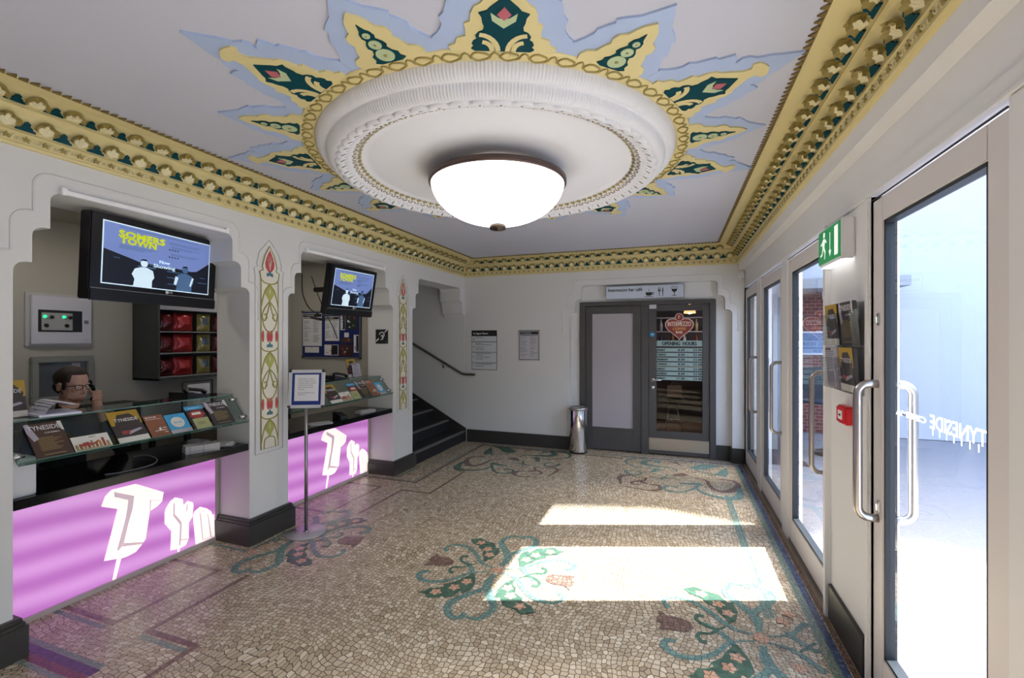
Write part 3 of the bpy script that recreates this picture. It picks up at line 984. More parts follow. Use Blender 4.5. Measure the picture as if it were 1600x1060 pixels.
# ============================================================ OUTSIDE
m = MB(); m.box(.99, 14, -12, 9.2, -.12, -.01)
struct(m, 'pavement', [mat('pale_paving', '#8e8e94', .7, var=.06, scale=5)])
m = MB()
OUTW = mat('white_render', '#c2c3ca', .7, var=.02, scale=2)
m.box(.95, 2.05, 9.0, 9.25, 0, 5.0); m.box(2.98, 14, 9.0, 9.25, 0, 5.0); m.box(2.05, 2.98, 9.0, 9.25, 2.42, 5.0)
m.box(1.55, 1.72, 8.6, 9.0, 0, 2.0)
struct(m, 'wall_passage', [OUTW])
# brick shopfront bay at the end of the passage
def brick(name):
    b_ = bpy.data.materials.new(name); b_.use_nodes = True
    nt = b_.node_tree; p = nt.nodes['Principled BSDF']
    tc = nt.nodes.new('ShaderNodeTexCoord'); mp = nt.nodes.new('ShaderNodeMapping'); mp.inputs['Rotation'].default_value = (R(90), 0, 0)
    t = nt.nodes.new('ShaderNodeTexBrick')
    t.inputs['Color1'].default_value = lin('#8c4a40') + (1,); t.inputs['Color2'].default_value = lin('#753c36') + (1,); t.inputs['Mortar'].default_value = lin('#9b8f8a') + (1,)
    t.inputs['Scale'].default_value = 4.2; t.inputs['Mortar Size'].default_value = .02
    nt.links.new(tc.outputs['Object'], mp.inputs[0]); nt.links.new(mp.outputs[0], t.inputs[0]); nt.links.new(t.outputs[0], p.inputs['Base Color'])
    p.inputs['Roughness'].default_value = .8
    return b_
BR = brick('red_brick')
m = MB()
m.box(2.05, 2.98, 9.02, 9.2, 1.72, 2.42); m.box(2.05, 2.98, 9.02, 9.2, 0.0, .5)
m.box(2.05, 2.98, 9.02, 9.2, 1.12, 1.34)
struct(m, 'wall_brick', [BR])
m = MB(); m.box(2.05, 2.98, 9.03, 9.1, 1.34, 1.72, 0); m.box(2.05, 2.98, 9.0, 9.03, 1.70, 1.73, 1); m.box(2.50, 2.53, 9.0, 9.03, 1.34, 1.72, 1)
m.box(2.05, 2.98, 9.0, 9.03, 1.33, 1.36, 1); m.box(2.05, 2.98, 9.03, 9.1, .5, 1.12, 2)
struct(m, 'window_1', [mat('shop_window', '#7f93b8', .15, var=.3, scale=9), mat('white_frame', '#e6e6ea', .5), mat('dark_shopfront', '#26323f', .3, var=.3, scale=6)])
m = MB(); m.box(1.75, 3.3, 8.3, 9.0, 2.40, 2.55); struct(m, 'trim_%d' % n_t, [mat('grey_soffit', '#9fa0a4', .7)]); n_t += 1
s_ = MB(); s_.bbox(2.24, 2.60, 8.54, 8.56, 2.24, 2.36, .003, 0); pass
for q in range(3): s_.box(2.27, 2.56 - .05 * q, 8.537, 8.54, 2.33 - .03 * q, 2.335 - .03 * q, 1)
s_.box(2.3, 2.31, 8.545, 8.555, 2.36, 2.40, 1); s_.box(2.53, 2.54, 8.545, 8.555, 2.36, 2.40, 1)
solo(s_, 'hanging_sign', [mat('white_sign', '#e8e8ec', .5), GREYP], 'small white sign hanging under the grey canopy outside the third street door', 'sign')
# table and chairs outside the third door, seen through its glass
t_ = thing('cafe_table', 'dark pavement cafe table seen through the third glass door', 'table', (2.05, 7.4, 0))
m = MB(); m.lathe([(.001, .74), (.34, .74), (.35, .73), (.34, .715), (.001, .715)], n=32); m.build('table_top', [mat('dark_table', '#2b3644', .3)], t_)
m = MB(); m.tube([(0, 0, .715), (0, 0, .04)], .03, 12); m.build('pedestal', [BLACK], t_)
m = MB(); m.lathe([(.001, .04), (.2, .03), (.22, .0), (.001, .0)], n=24); m.build('base', [BLACK], t_)
# unseen house opposite, its steep gable shaped to cut the sunlight on the floor
m = MB()
m.prism([(10.0, y, z) for y, z in [(-12, 0), (-12, 5.2), (-2.0, 5.2), (5.6, 5.2), (6.6, 7.4), (7.68, 9.87), (8.40, 11.41), (8.55, 13.5), (13, 13.5), (13, 0)]], (1.0, 0, 0))
struct(m, 'wall_opposite_house', [mat('pale_stone', '#c9c3bd', .8, var=.05)])

# ============================================================ STAIRS
st = MB(); NS = mat('black_stair_carpet', '#171619', .8, var=.2, scale=40); NOS = mat('grey_nosing', '#6a6664', .5)
N_ST = 9
for i in range(N_ST):
    x1 = XL + .012 - .284 * i; z1 = .152 + .155 * i
    st.box(x1 - .30, x1, 4.93, 6.44, (z1 - .155 if i else 0), z1, 0)
    st.bbox(x1 - .045, x1 + .012, 4.93 + (.0), 6.43, z1 - .012, z1 + .006, .003, 1)
    st.box(x1 - .30, x1 - .28, 4.93, 6.44, 0, z1, 0)
o = struct(st, 'staircase_steps', [NS, NOS]); o.name = 'floor_stairs'
m = MB()
# sloping skirting along the stair side
m.prism([(XL + .03, 6.425, .205), (XL + .03, 6.425, .0), (-5.6, 6.425, 1.1), (-5.6, 6.425, 1.56)], (0, .02, 0))
struct(m, 'baseboard_stairs', [SKIRT])
m = MB(); m.box(-5.7, -3.40, 4.86, 4.945, 0, ZC); m.box(-5.8, -5.7, 4.86, 6.6, 0, ZC + .5); m.box(-5.8, -3.4, 6.57, 6.62, 0, ZC)
m.box(-5.8, -3.45, 4.86, 6.6, ZC, ZC + .1)
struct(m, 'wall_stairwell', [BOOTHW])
h = thing('handrail', 'steel tube handrail running down the stairs, its end turned level by the corner', 'handrail', (-2.90, 6.37, 1.05))
m = MB(); m.tube([(-4.98, 6.37, 2.05), (-4.0, 6.37, 1.525), (-3.13, 6.37, 1.068), (-3.10, 6.37, 1.056), (-3.06, 6.37, 1.051), (-2.905, 6.37, 1.051), (-2.895, 6.37, 1.051)], .019, 12, 0)
m.v = [(x + 2.90, y - 6.37, z - 1.05) for x, y, z in m.v]; m.build('rail', [mat('dull_steel', '#8d8782', .3, metal=.9)], h)
m = MB(); m.tube([(-3.46, 6.37, 1.225), (-3.46, 6.40, 1.175), (-3.47, 6.44, 1.165)], .008, 8); m.lathe([(.001, 0), (.028, 0), (.028, .008), (.001, .010)], (-3.47, 6.43, 1.165), 16, axis='y')
m.v = [(x + 2.90, y - 6.37, z - 1.05) for x, y, z in m.v]; m.build('bracket', [STEEL], h)

# ============================================================ TICKET BOOTH SHELL
BX = -5.0
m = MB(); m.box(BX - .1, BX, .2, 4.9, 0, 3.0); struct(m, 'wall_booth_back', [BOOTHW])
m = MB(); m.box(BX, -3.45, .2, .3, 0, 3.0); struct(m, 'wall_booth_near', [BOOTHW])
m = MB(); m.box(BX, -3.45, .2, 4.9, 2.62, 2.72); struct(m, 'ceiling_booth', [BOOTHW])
# unseen light panels added on the booth ceiling to brighten the booth
for yy, lb in ((1.9, 'added fill light panel, unseen on the ticket booth ceiling above the seated person'), (3.9, 'added fill light panel, unseen on the ticket booth ceiling near the noticeboard')):
    t_ = thing('booth_fill_light', lb, 'fill light', (-4.15, yy, 2.585))
    m = MB(); m.bbox(-.16, .16, -.16, .16, .0, .034, .004); m.build('light_frame', [WALLR], t_)
    m = MB(); m.box(-.14, .14, -.14, .14, -.003, .001); m.build('diffuser', [mat('booth_fill_glow', '#ffffff', .5, emit=17, var=0, ecol='#fff4e6')], t_)
# low wall under the counters
m = MB()
for a, b_ in OPEN[:2]: m.box(-3.50, -3.46, a - .02, b_ + .02, 0, .735)
struct(m, 'wall_counter', [BOOTHW])

LP_M = lightbox('lit_purple_acrylic', '#b56cb8', '#dca2de', BOX_GLOW)
LW_M = mat('lit_white_acrylic', '#fff2ea', .4, emit=.70, var=0, ecol='#fff1e8')
LS_M = mat('lit_grey_acrylic', '#d9c6cc', .4, emit=.48, var=0, ecol='#cdb4bf')
# outlines (along the wall, height) of the lit slab letters on their sticks
LETTERS = {
'T': [(1.828, 0.532), (1.849, 0.589), (1.884, 0.62), (2.023, 0.617), (2.203, 0.504), (2.192, 0.442), (2.16, 0.418), (2.112, 0.401), (2.086, 0.219), (2.063, 0.191), (2.026, 0.155), (1.977, 0.148), (1.946, 0.149), (1.912, 0.16), (1.843, 0.177), (1.875, 0.306), (1.918, 0.485)],
'Tg': [(1.897, 0.605), (2.016, 0.538), (2.006, 0.457), (1.977, 0.351), (1.953, 0.238), (1.922, 0.207), (1.914, 0.216), (1.965, 0.414), (1.979, 0.521), (1.9, 0.569)],
'Tg2': [(1.953, 0.247), (2.069, 0.205), (2.066, 0.191), (1.936, 0.229)],
'Tg3': [(2.112, 0.48), (2.185, 0.454), (2.185, 0.449), (2.121, 0.473), (2.115, 0.404), (2.11, 0.403)],
'Y': [(2.21, 0.358), (2.218, 0.383), (2.247, 0.423), (2.281, 0.441), (2.336, 0.41), (2.341, 0.363), (2.356, 0.373), (2.372, 0.385), (2.412, 0.359), (2.416, 0.329), (2.408, 0.25), (2.381, 0.219), (2.381, 0.096), (2.356, 0.058), (2.32, 0.053), (2.249, 0.066), (2.255, 0.204), (2.209, 0.277)],
'Yg': [(2.27, 0.404), (2.281, 0.4), (2.278, 0.322), (2.33, 0.242), (2.324, 0.12), (2.318, 0.07), (2.308, 0.082), (2.315, 0.228), (2.266, 0.31)],
'Yg2': [(2.364, 0.364), (2.372, 0.364), (2.368, 0.309), (2.36, 0.312)],
'Yg3': [(2.32, 0.118), (2.381, 0.099), (2.381, 0.091), (2.32, 0.109)],
'n': [(2.412, 0.264), (2.425, 0.289), (2.467, 0.307), (2.518, 0.277), (2.553, 0.243), (2.567, 0.208), (2.58, 0.207), (2.585, 0.007), (2.433, 0.021), (2.416, 0.205)],
'ng': [(2.461, 0.268), (2.469, 0.265), (2.492, 0.041), (2.484, 0.043)],
'ng2': [(2.509, 0.233), (2.531, 0.225), (2.56, 0.035), (2.547, 0.037), (2.526, 0.22), (2.509, 0.226)],
'ng3': [(2.488, 0.049), (2.58, 0.041), (2.58, 0.032), (2.488, 0.04)],
's1': [(1.914, 0.159), (1.941, 0.156), (1.909, 0.015), (1.889, 0.018)],
's2': [(2.299, 0.063), (2.318, 0.057), (2.312, 0.016), (2.299, 0.018)],
}
def desk(i, y0, y1, label):
    t = thing('ticket_counter', label, 'counter', (-3.3, (y0 + y1) / 2, 0))
    m = MB(); m.bbox(-3.70, XL - .004, y0 + .003, y1 - .003, .735, .785, .004); m.build('counter_top', [mat('black_granite', '#07080c', .12, var=.4, scale=90, spec=.25)], t, world=True)
    m = MB(); m.quad((-3.44, y0 + .004, .03), (-3.44, y1 - .03, .03), (-3.44, y1 - .03, .735), (-3.44, y0 + .004, .735)); lp = m.build('light_panel', [LP_M], t, world=True)
    m = MB(); m.box(-3.455, -3.425, y0 + .004, y1 - .004, .0, .03); m.box(-3.455, -3.43, y1 - .032, y1 - .004, .0, .735); m.build('panel_frame', [mat('pale_trim', '#b9aea9', .4)], t, world=True)
    # lettering with slab sides, standing on thin sticks, cut off at the panel edge
    m = MB(); X0 = -3.438
    f = (lambda a: a) if i == 0 else (lambda a: [(3.744 + (y - 1.836) * 1.02, z * 1.04) for y, z in a])
    cap = lambda a: [(min(y, y1 - .034), max(z, .031)) for y, z in a]
    def P(pts, mi, dx=0.0): m.poly([(X0 + dx, y, z) for y, z in cap(f(pts))], mi)
    for key, pts in LETTERS.items():
        g_ = len(key) > 1 and key[1] == 'g'
        P(pts, 1 if g_ else 0, .0012 if g_ else (.0 if key[0] == 's' else .0004))
    m.build('lit_lettering', [LW_M, LS_M], lp, world=True)
    return t
desk(0, OPEN[0][0], OPEN[0][1], 'nearer ticket counter with black top and glowing purple front, by the left edge')
desk(1, OPEN[1][0], OPEN[1][1], 'farther ticket counter with black top and purple lit front, behind the notice stand')
# white shutter rail under each arch head
for (a, b_), lb in zip(OPEN[:2], ('white shutter rail under the head of the nearer ticket arch', 'white shutter rail under the head of the farther ticket arch')):
    m = MB(); m.bbox(XL + .001, XL + .028, a + .20, b_ - .21, 2.378, 2.402, .003); m.bbox(XL + .001, XL + .030, a + .18, a + .205, 2.374, 2.414, .003); m.bbox(XL + .001, XL + .030, b_ - .215, b_ - .19, 2.374, 2.414, .003)
    solo(m, 'shutter_rail', [mat('bright_white_rail', '#f2f2f4', .4)], lb, 'rail', 'shutter rails under the ticket arches')

# ============================================================ PAINTED PIER PANELS
TGRN = mat('olive_leaf_paint', '#a3a455', .6); CRIM = mat('crimson_tulip_paint', '#b8474c', .6); TEALP = mat('slate_teal_paint', '#47707c', .6); OCHL = mat('olive_gold_line', '#9a9050', .5); CRP = mat('panel_cream', '#d9d6c8', .6)
def pier_panel(yc, w, z0, z1, label):
    t = thing('painted_panel', label, 'wall panel', (XL + .001, yc, z0))
    h = w / 2
    m = MB()
    sh = z1 - .27
    outl = [(-h, 0), (h, 0), (h, sh - z0), (h + .012, sh - z0 + .055), (h * .75, sh - z0 + .03 + .04), (h * .85, sh - z0 + .10), (h * .55, sh - z0 + .19), (0, z1 - z0), (-h * .55, sh - z0 + .19), (-h * .85, sh - z0 + .10), (-h * .75, sh - z0 + .07), (-h - .012, sh - z0 + .055), (-h, sh - z0)]
    m.prism([(.0, y, z) for y, z in outl], (.004, 0, 0)); bp = m.build('panel', [CRP], t)
    m = MB(); m.tube([(.005, y, z) for y, z in outl], .0045, 5, 0, closed=True)
    H = z1 - z0
    seg = (sh - z0) / 2.5
    x = .0055
    def tb(pts, r=.0052): m.tube([(x, y * h / .088, z) for y, z in spline(pts, 4)], r, 5, 0)
    def leaf(yc_, zc, s, mi):
        pts = [(0, .055), (.018, .04), (.03, .018), (.034, -.01), (.018, -.03), (.0, -.058), (-.018, -.03), (-.034, -.01), (-.03, .018), (-.018, .04)]
        m.prism([(x - .002, (yc_ + a * s) * h / .088, zc + b_ * s) for a, b_ in pts], (.002, 0, 0), mi)
    for k_ in range(3):
        b0 = sh - z0 - seg * k_
        leaf(0, b0 - .11, 1.35, 1)
        m.prism([(x + .001, a, b0 - .10 + b_) for a, b_ in ((0, .03), (.005, .0), (0, -.03), (-.005, 0))], (.001, 0, 0), 4)
        for sg in (1, -1):
            tb([(sg * .088, b0 - .005), (sg * .055, b0 - .03), (0, b0 - .04)])
            tb([(0, b0 - .045), (sg * .045, b0 - .09), (sg * .075, b0 - .17), (sg * .085, b0 - .22)])
            if b0 - seg > -.25 and k_ < 2:
                tb([(0, b0 - .18), (sg * .03, b0 - .21), (sg * .06, b0 - .25), (sg * .078, b0 - .30), (sg * .06, b0 - .335), (sg * .03, b0 - .315), (sg * .038, b0 - .285), (sg * .055, b0 - .29)])
                tb([(sg * .078, b0 - .31), (sg * .06, b0 - .38), (sg * .02, b0 - .43), (0, b0 - .445)])
                tb([(0, b0 - .18), (sg * .02, b0 - .26), (sg * .05, b0 - .34)])
            elif k_ == 2:
                tb([(0, b0 - .18), (sg * .05, b0 - .20), (sg * .06, 0.0)])
        if k_ < 2:
            zc = b0 - seg + .085
            for yy, wv in ((-.014, .016), (.014, .016), (-.07, .012), (.07, .012)):
                m.prism([(x - .002, (yy + wv * cos(2 * PI * q / 14)) * h / .088, zc + .047 * sin(2 * PI * q / 14)) for q in range(14)], (.003, 0, 0), 2)
            m.prism([(x - .001, a * h / .088, zc - .075 + b_) for a, b_ in ((-.03, -.015), (-.026, .01), (-.012, .008), (0, .035), (.012, .008), (.026, .01), (.03, -.015))], (.003, 0, 0), 3)
    zt = sh - z0
    m.prism([(x, a * h / .088, zt + b_) for a, b_ in ((0, .235), (.03, .18), (.047, .13), (.04, .09), (.015, .06), (-.015, .06), (-.04, .09), (-.047, .13), (-.03, .18))], (.002, 0, 0), 2)
    m.prism([(x, a * h / .088, zt + .02 + b_) for a, b_ in ((-.032, .0), (-.03, .03), (-.012, .03), (0, .055), (.012, .03), (.03, .03), (.032, .0), (0, .01))], (.003, 0, 0), 3)
    for sg in (1, -1, 0):
        m.tube([(x + .003, 0, zt + .07), (x + .003, sg * .012, zt + .13), (x + .003, sg * .022, zt + .16)], .0018, 4, 4)
        m.tube([(x + .003, 0, zt + .10), (x + .003, sg * .012, zt + .16), (x + .003, sg * .015, zt + .19)], .0016, 4, 4)
    m.build('painted_ornament', [OCHL, TGRN, CRIM, TEALP, CRP], bp)
    # fine raised outline on the wall round it
    m = MB(); q = [(y * 1.0 + (.05 if y > 0 else -.05 if y < 0 else 0), z + (.05 if z > zt + .2 else -.03 if z == 0 else .02)) for y, z in outl]
    m.tube([(.004, y, z) for y, z in q], .0045, 5, 0, closed=True); m.build('outline_bead', [WALL], t)
pier_panel(2.803, .165, .715, 2.355, 'tall painted tulip panel on the pier between the two ticket arches')
pier_panel(4.727, .150, .75, 2.33, 'narrow painted tulip panel on the pier beside the stairs')
# ============================================================ CAFE DOOR in the far wall
cd = thing('cafe_door', 'dark grey double cafe door with one frosted and one clear glazed leaf, in the far wall recess', 'door', ((DX0 + DX1) / 2, 6.55, 0))
YD = 6.55
m = MB()
m.bbox(DX0, DX0 + .085, YD - .03, YD + .06, 0, DZ, .004); m.bbox(DX1 - .075, DX1, YD - .03, YD + .06, 0, DZ, .004)
m.bbox(DX0 + .08, DX1 - .07, YD - .03, YD + .06, DZ - .055, DZ, .004); m.bbox(-.435, -.34, YD - .02, YD + .06, 0.0, DZ - .05, .004)
m.build('door_frame', [DGREY], cd, world=True)
def cafe_leaf(x0, x1, gx0, gx1, gz0, gz1, gm, nm):
    m = MB(); z0, z1 = .02, DZ - .065; a, b_ = YD - .008, YD + .035
    m.bbox(x0, gx0, a, b_, z0, z1, .003); m.bbox(gx1, x1, a, b_, z0, z1, .003); m.bbox(gx0 - .001, gx1 + .001, a, b_, z0, gz0, .003); m.bbox(gx0 - .001, gx1 + .001, a, b_, gz1, z1, .003)
    lf = m.build('door_leaf', [DGREY], cd, world=True)
    m = MB(); m.quad((gx0, YD + .01, gz0), (gx1, YD + .01, gz0), (gx1, YD + .01, gz1), (gx0, YD + .01, gz1)); m.build(nm, [gm], lf, world=True)
    return lf
l1 = cafe_leaf(DX0 + .09, -.44, -1.12, -.55, .335, 1.96, mat('frosted_pane', '#a8a2a8', .35, var=.05, scale=2), 'frosted_pane')
l2 = cafe_leaf(-.335, DX1 - .08, -.235, .352, .335, 1.985, CAFEG, 'clear_pane')
m = MB(); m.bbox(-.335, DX1 - .082, YD - .014, YD - .006, .07, .235, .003); m.build('kick_plate', [STEEL], l2, world=True)
m = MB(); m.lathe([(.001, -.012), (.026, -.012), (.026, 0), (.001, 0)], (-.285, YD - .008, 1.035), 20, axis='y'); m.tube([(-.285, YD - .02, 1.035), (-.285, YD - .05, 1.035), (-.27, YD - .056, 1.037), (-.165, YD - .054, 1.037)], .009, 10)
m.lathe([(.001, -.010), (.026, -.010), (.026, 0), (.001, 0)], (-.285, YD - .008, .93), 20, axis='y'); m.build('lever_handle', [CHROME], l2, world=True)
m = MB()
for q in range(3): m.bbox(-.33, -.235, YD - .022, YD - .01, 2.02 + q * .019, 2.034 + q * .019, .002)
m.build('door_vent', [WHITEP], l2, world=True)
m = MB(); m.lathe([(.001, -.001), (.035, -.001), (.035, 0.002), (.001, .002)], (-.29, YD - .010, 1.665), 28, 0, axis='y'); m.box(-.308, -.272, YD - .0125, YD - .0115, 1.66, 1.664, 1); m.box(-.305, -.275, YD - .0125, YD - .0115, 1.668, 1.672, 1)
m.build('blue_fire_door_sticker', [mat('sticker_blue', '#2a8cc0', .5), WHITEP], l2, world=True)
# window lettering: heart badge and opening hours
HRS = mat('pale_teal_vinyl', '#8fa6a4', .6); HEART = mat('dark_red_vinyl', '#8a3730', .5); CREAM = mat('cream_vinyl', '#e2c9b8', .5)
m = MB(); yv = YD + .006
m.box(-.232, .350, yv, yv + .002, 1.50, 1.578, 0)
m.heavy('OPENING  HOURS', (.06, yv - .001, 1.514), (1, 0, 0), (0, 0, 1), .050, 1, d=.0025, fit=.44, align='c')
days = ['MONDAY', 'TUESDAY', 'WEDNESDAY', 'THURSDAY', 'FRIDAY', 'SATURDAY', 'SUNDAY']
for q, d_ in enumerate(days):
    z = 1.425 - q * .0645
    m.box(-.232, .350, yv, yv + .002, z, z + .050, 0)
    m.heavy(d_, (-.225, yv - .001, z + .012), (1, 0, 0), (0, 0, 1), .024, 1, fit=.013 * len(d_) + .025)
    m.heavy('11.00' if q == 6 else '8.00', (.13, yv - .001, z + .010), (1, 0, 0), (0, 0, 1), .030, 1, align='r', fit=.10 if q == 6 else .085)
    m.text('to', (.155, yv - .001, z + .010), (1, 0, 0), (0, 0, 1), .016, 1)
    m.heavy('23.00', (.345, yv - .001, z + .010), (1, 0, 0), (0, 0, 1), .030, 1, align='r', fit=.11)
m.build('opening_hours_vinyl', [HRS, INK], l2, world=True)
m = MB()
hc = (.06, 1.745)
pts = []
for q in range(40):
    t = 2 * PI * q / 40
    hx = 16 * sin(t) ** 3; hy = 13 * cos(t) - 5 * cos(2 * t) - 2 * cos(3 * t) - cos(4 * t)
    pts.append((hc[0] + hx * .0108, hc[1] + hy * .0098 + .01))
pts = [p for p in pts]
m.prism([(x, yv + .0015, z) for x, z in [((x - hc[0]) * 1.07 + hc[0], (z - hc[1]) * 1.07 + hc[1]) for x, z in pts]], (0, .001, 0), 1)
m.prism([(x, yv, z) for x, z in pts], (0, .001, 0), 0)
m.prism([(hc[0] + .055 * cos(2 * PI * q / 24), yv + .001, 1.895 + .055 * sin(2 * PI * q / 24)) for q in range(24)], (0, .001, 0), 1)
m.prism([(hc[0] + .048 * cos(2 * PI * q / 24), yv, 1.895 + .048 * sin(2 * PI * q / 24)) for q in range(24)], (0, .001, 0), 0)
m.text('F', (hc[0] - .012, yv - .001, 1.875), (1, 0, 0), (0, 0, 1), .045, 1)
m.heavy('INTERMEZZO', (hc[0], yv - .001, 1.775), (1, 0, 0), (0, 0, 1), .062, 1, fit=.295, align='c')
m.heavy('COFFEE', (hc[0], yv - .001, 1.722), (1, 0, 0), (0, 0, 1), .036, 2, fit=.165, align='c')
m.heavy('BAR', (hc[0], yv - .001, 1.676), (1, 0, 0), (0, 0, 1), .034, 1, fit=.085, align='c')
m.build('heart_badge_vinyl', [HEART, CREAM, mat('gold_vinyl', '#d79b4e', .5)], l2, world=True)

sg_ = thing('cafe_sign', 'wide pale sign over the cafe door with cup, fork and wine glass symbols', 'sign', (-.395, 6.43, 2.152))
m = MB(); x0, x1, z0, z1 = -.515, .515, 0, .185
m.bbox(x0, x1, .0, .012, z0, z1, .002, 0); m.build('sign_board', [mat('sign_edge_dark', '#2b2c3a', .5)], sg_)
m = MB(); m.box(x0 + .006, x1 - .006, -.002, .001, z0 + .006, z1 - .006, 0)
m.heavy('Intermezzo bar café', (x0 + .035, -.0035, .108), (1, 0, 0), (0, 0, 1), .045, 1, fit=.46)
# cup
cx_ = .065
m.poly([(cx_ + a, -.0035, b_) for a, b_ in [(-.042, .085), (.042, .085), (.04, .06), (.028, .04), (-.028, .04), (-.04, .06)]], 1)
m.tube([(cx_ + .04, -.003, .078), (cx_ + .062, -.003, .08), (cx_ + .066, -.003, .066), (cx_ + .05, -.003, .055), (cx_ + .035, -.003, .055)], .004, 6, 1)
m.box(cx_ - .055, cx_ + .055, -.004, -.002, .024, .030, 1); m.tube([(cx_ + .01, -.003, .095), (cx_ + .0, -.003, .108), (cx_ + .004, -.003, .118), (cx_ - .004, -.003, .13)], .003, 5, 1)
# fork and knife
cx_ = .225
m.box(cx_ - .028, cx_ - .020, -.004, -.002, .03, .10, 1); m.box(cx_ - .040, cx_ - .008, -.004, -.002, .095, .112, 1)
for q in range(4): m.box(cx_ - .040 + q * .0097, cx_ - .036 + q * .0097, -.004, -.002, .11, .145, 1)
m.box(cx_ + .018, cx_ + .026, -.004, -.002, .03, .145, 1); m.poly([(cx_ + .012, -.0035, .08), (cx_ + .026, -.0035, .08), (cx_ + .026, -.0035, .15), (cx_ + .012, -.0035, .12)], 1)
# wine glass
cx_ = .392
m.poly([(cx_ + a, -.0035, b_) for a, b_ in [(-.036, .12), (.036, .12), (.03, .095), (.012, .078), (-.012, .078), (-.03, .095)]], 1)
m.tube([(cx_ - .036, -.003, .12), (cx_ - .038, -.003, .148), (cx_ + .038, -.003, .148), (cx_ + .036, -.003, .12)], .003, 5, 1)
m.box(cx_ - .004, cx_ + .004, -.004, -.002, .032, .08, 1); m.box(cx_ - .028, cx_ + .028, -.004, -.002, .028, .035, 1)
m.build('sign_face', [mat('sign_pale_blue', '#c3cddc', .5, var=.01), INK], sg_)

# cafe room beyond the glass
CW = mat('cafe_dark_wall', '#4e4345', .8, var=.2, scale=3)
m = MB(); m.box(-2.6, 1.6, 10.6, 10.7, 0, 2.9); m.box(-2.7, -2.6, 6.68, 10.7, 0, 2.9); m.box(.96, 1.02, 6.62, 9.0, 0, 2.9); m.box(-2.6, 1.6, 6.68, 10.7, 2.8, 2.9)
struct(m, 'wall_cafe', [CW])
m = MB(); m.box(-2.6, 1.6, 6.62, 10.7, -.12, -.001); struct(m, 'floor_cafe', [mat('cafe_brown_floor', '#6e5a52', .25, var=.2, scale=6)])
t = thing('bar_stool', 'bar stool with splayed chrome legs seen through the clear cafe door', 'stool', (-.02, 7.75, 0))
m = MB(); m.lathe([(.001, .66), (.15, .66), (.17, .645), (.16, .62), (.001, .615)], n=28); m.build('seat', [mat('dark_seat', '#2a2628', .5)], t)
for q in range(4):
    a = PI / 4 + q * PI / 2
    m = MB(); m.tube([(.07 * cos(a), .07 * sin(a), .62), (.12 * cos(a), .12 * sin(a), .35), (.21 * cos(a), .21 * sin(a), .0)], .009, 8); m.build('leg', [CHROME], t)
m = MB(); m.tube([(.135 * cos(2 * PI * q / 20), .135 * sin(2 * PI * q / 20), .28) for q in range(20)], .006, 6, closed=True); m.build('foot_ring', [CHROME], t)
m = MB(); m.bbox(-.11, .11, -.05, .05, 0, .19, .012)
bag = thing('paper_bag', 'small tan paper bag standing on the bar stool behind the cafe door glass', 'bag', (0.0, 7.72, .66))
m.build('bag_body', [mat('tan_paper', '#a8836c', .7)], bag)
m = MB(); m.tube([(-.05, -.03, .18), (-.04, -.03, .25), (.04, -.03, .25), (.05, -.03, .18)], .004, 6); m.build('bag_handle', [mat('tan_paper2', '#8c6a58', .7)], bag)
t = thing('cafe_bar', 'dark bar with bright shelves at the back of the cafe, seen through the door', 'bar counter', (-.2, 9.9, 0))
m = MB(); m.bbox(-1.8, 1.4, 9.4, 9.9, 0, 1.02, .01); m.build('bar_front', [mat('bar_front_dark', '#352a2c', .4)], t, world=True)
m = MB(); m.bbox(-1.85, 1.45, 9.33, 9.95, 1.02, 1.07, .008); m.build('bar_top', [mat('bar_top_pale', '#a49a98', .2)], t, world=True)
for z, lb in ((1.45, 'lowest'), (1.75, 'middle'), (2.05, 'highest')):
    m = MB(); m.bbox(-1.6, 1.3, 10.35, 10.598, z, z + .02, .002); solo(m, 'wall_shelf', [mat('shelf_pale', '#b9b2b6', .4)], lb + ' of the three pale shelves behind the cafe bar', 'shelf')
cols = ['#7c2f2a', '#2f4a33', '#c9b27e', '#333a52', '#8b5b2f', '#c8c4c4']
for q in range(16):
    m = MB(); m.lathe([(.001, 0), (.035, 0), (.035, .15), (.013, .20), (.013, .26), (.001, .26)], n=12)
    solo(m, 'bottle', [mat('bottle_%s' % cols[q % 6][1:], cols[q % 6], .2)], 'glass bottle on the shelves behind the cafe bar', 'bottle', 'bottles behind the cafe bar', loc=(-1.0 + (q % 8) * .24, 10.45, 1.47 if q < 8 else 1.77))
def pendant(x, y, lb):
    t = thing('pendant_lamp', lb, 'lamp', (x, y, 2.05))
    m = MB(); m.lathe([(.02, .16), (.09, .05), (.10, .0), (.095, .0), (.085, .05), (.018, .15)], n=24); m.build('shade', [mat('amber_shade', '#b58a5a', .5, emit=1.2, ecol='#ffca8a')], t)
    m = MB(); m.ell((0, 0, .04), (.04, .04, .05), 12, 8); m.build('bulb', [mat('warm_bulb', '#ffe0b0', .5, emit=60)], t)
    m = MB(); m.tube([(0, 0, .15), (0, 0, .75)], .004, 6); m.build('cord', [BLACK], t)
pendant(.25, 8.5, 'small amber pendant lamp inside the cafe, right of the door')
pendant(-.7, 8.9, 'small amber pendant lamp inside the cafe, behind the frosted leaf')

# ============================================================ PEDAL BIN
t = thing('waste_bin', 'tall polished steel waste bin beside the cafe door', 'bin', (-1.285, 6.335, 0))
m = MB(); m.lathe([(.001, .0), (.118, .0), (.120, .012), (.122, .02), (.126, .60), (.124, .612)], n=40); m.build('body', [CHROME], t)
m = MB(); m.lathe([(.132, .600), (.136, .605), (.136, .632), (.128, .640), (.085, .640), (.08, .60), (.075, .56)], n=40); m.build('lid_ring', [STEEL], t)
m = MB(); m.lathe([(.124, 0), (.126, .001), (.126, .022), (.122, .024)], n=40); m.build('base_ring', [BLACK], t)

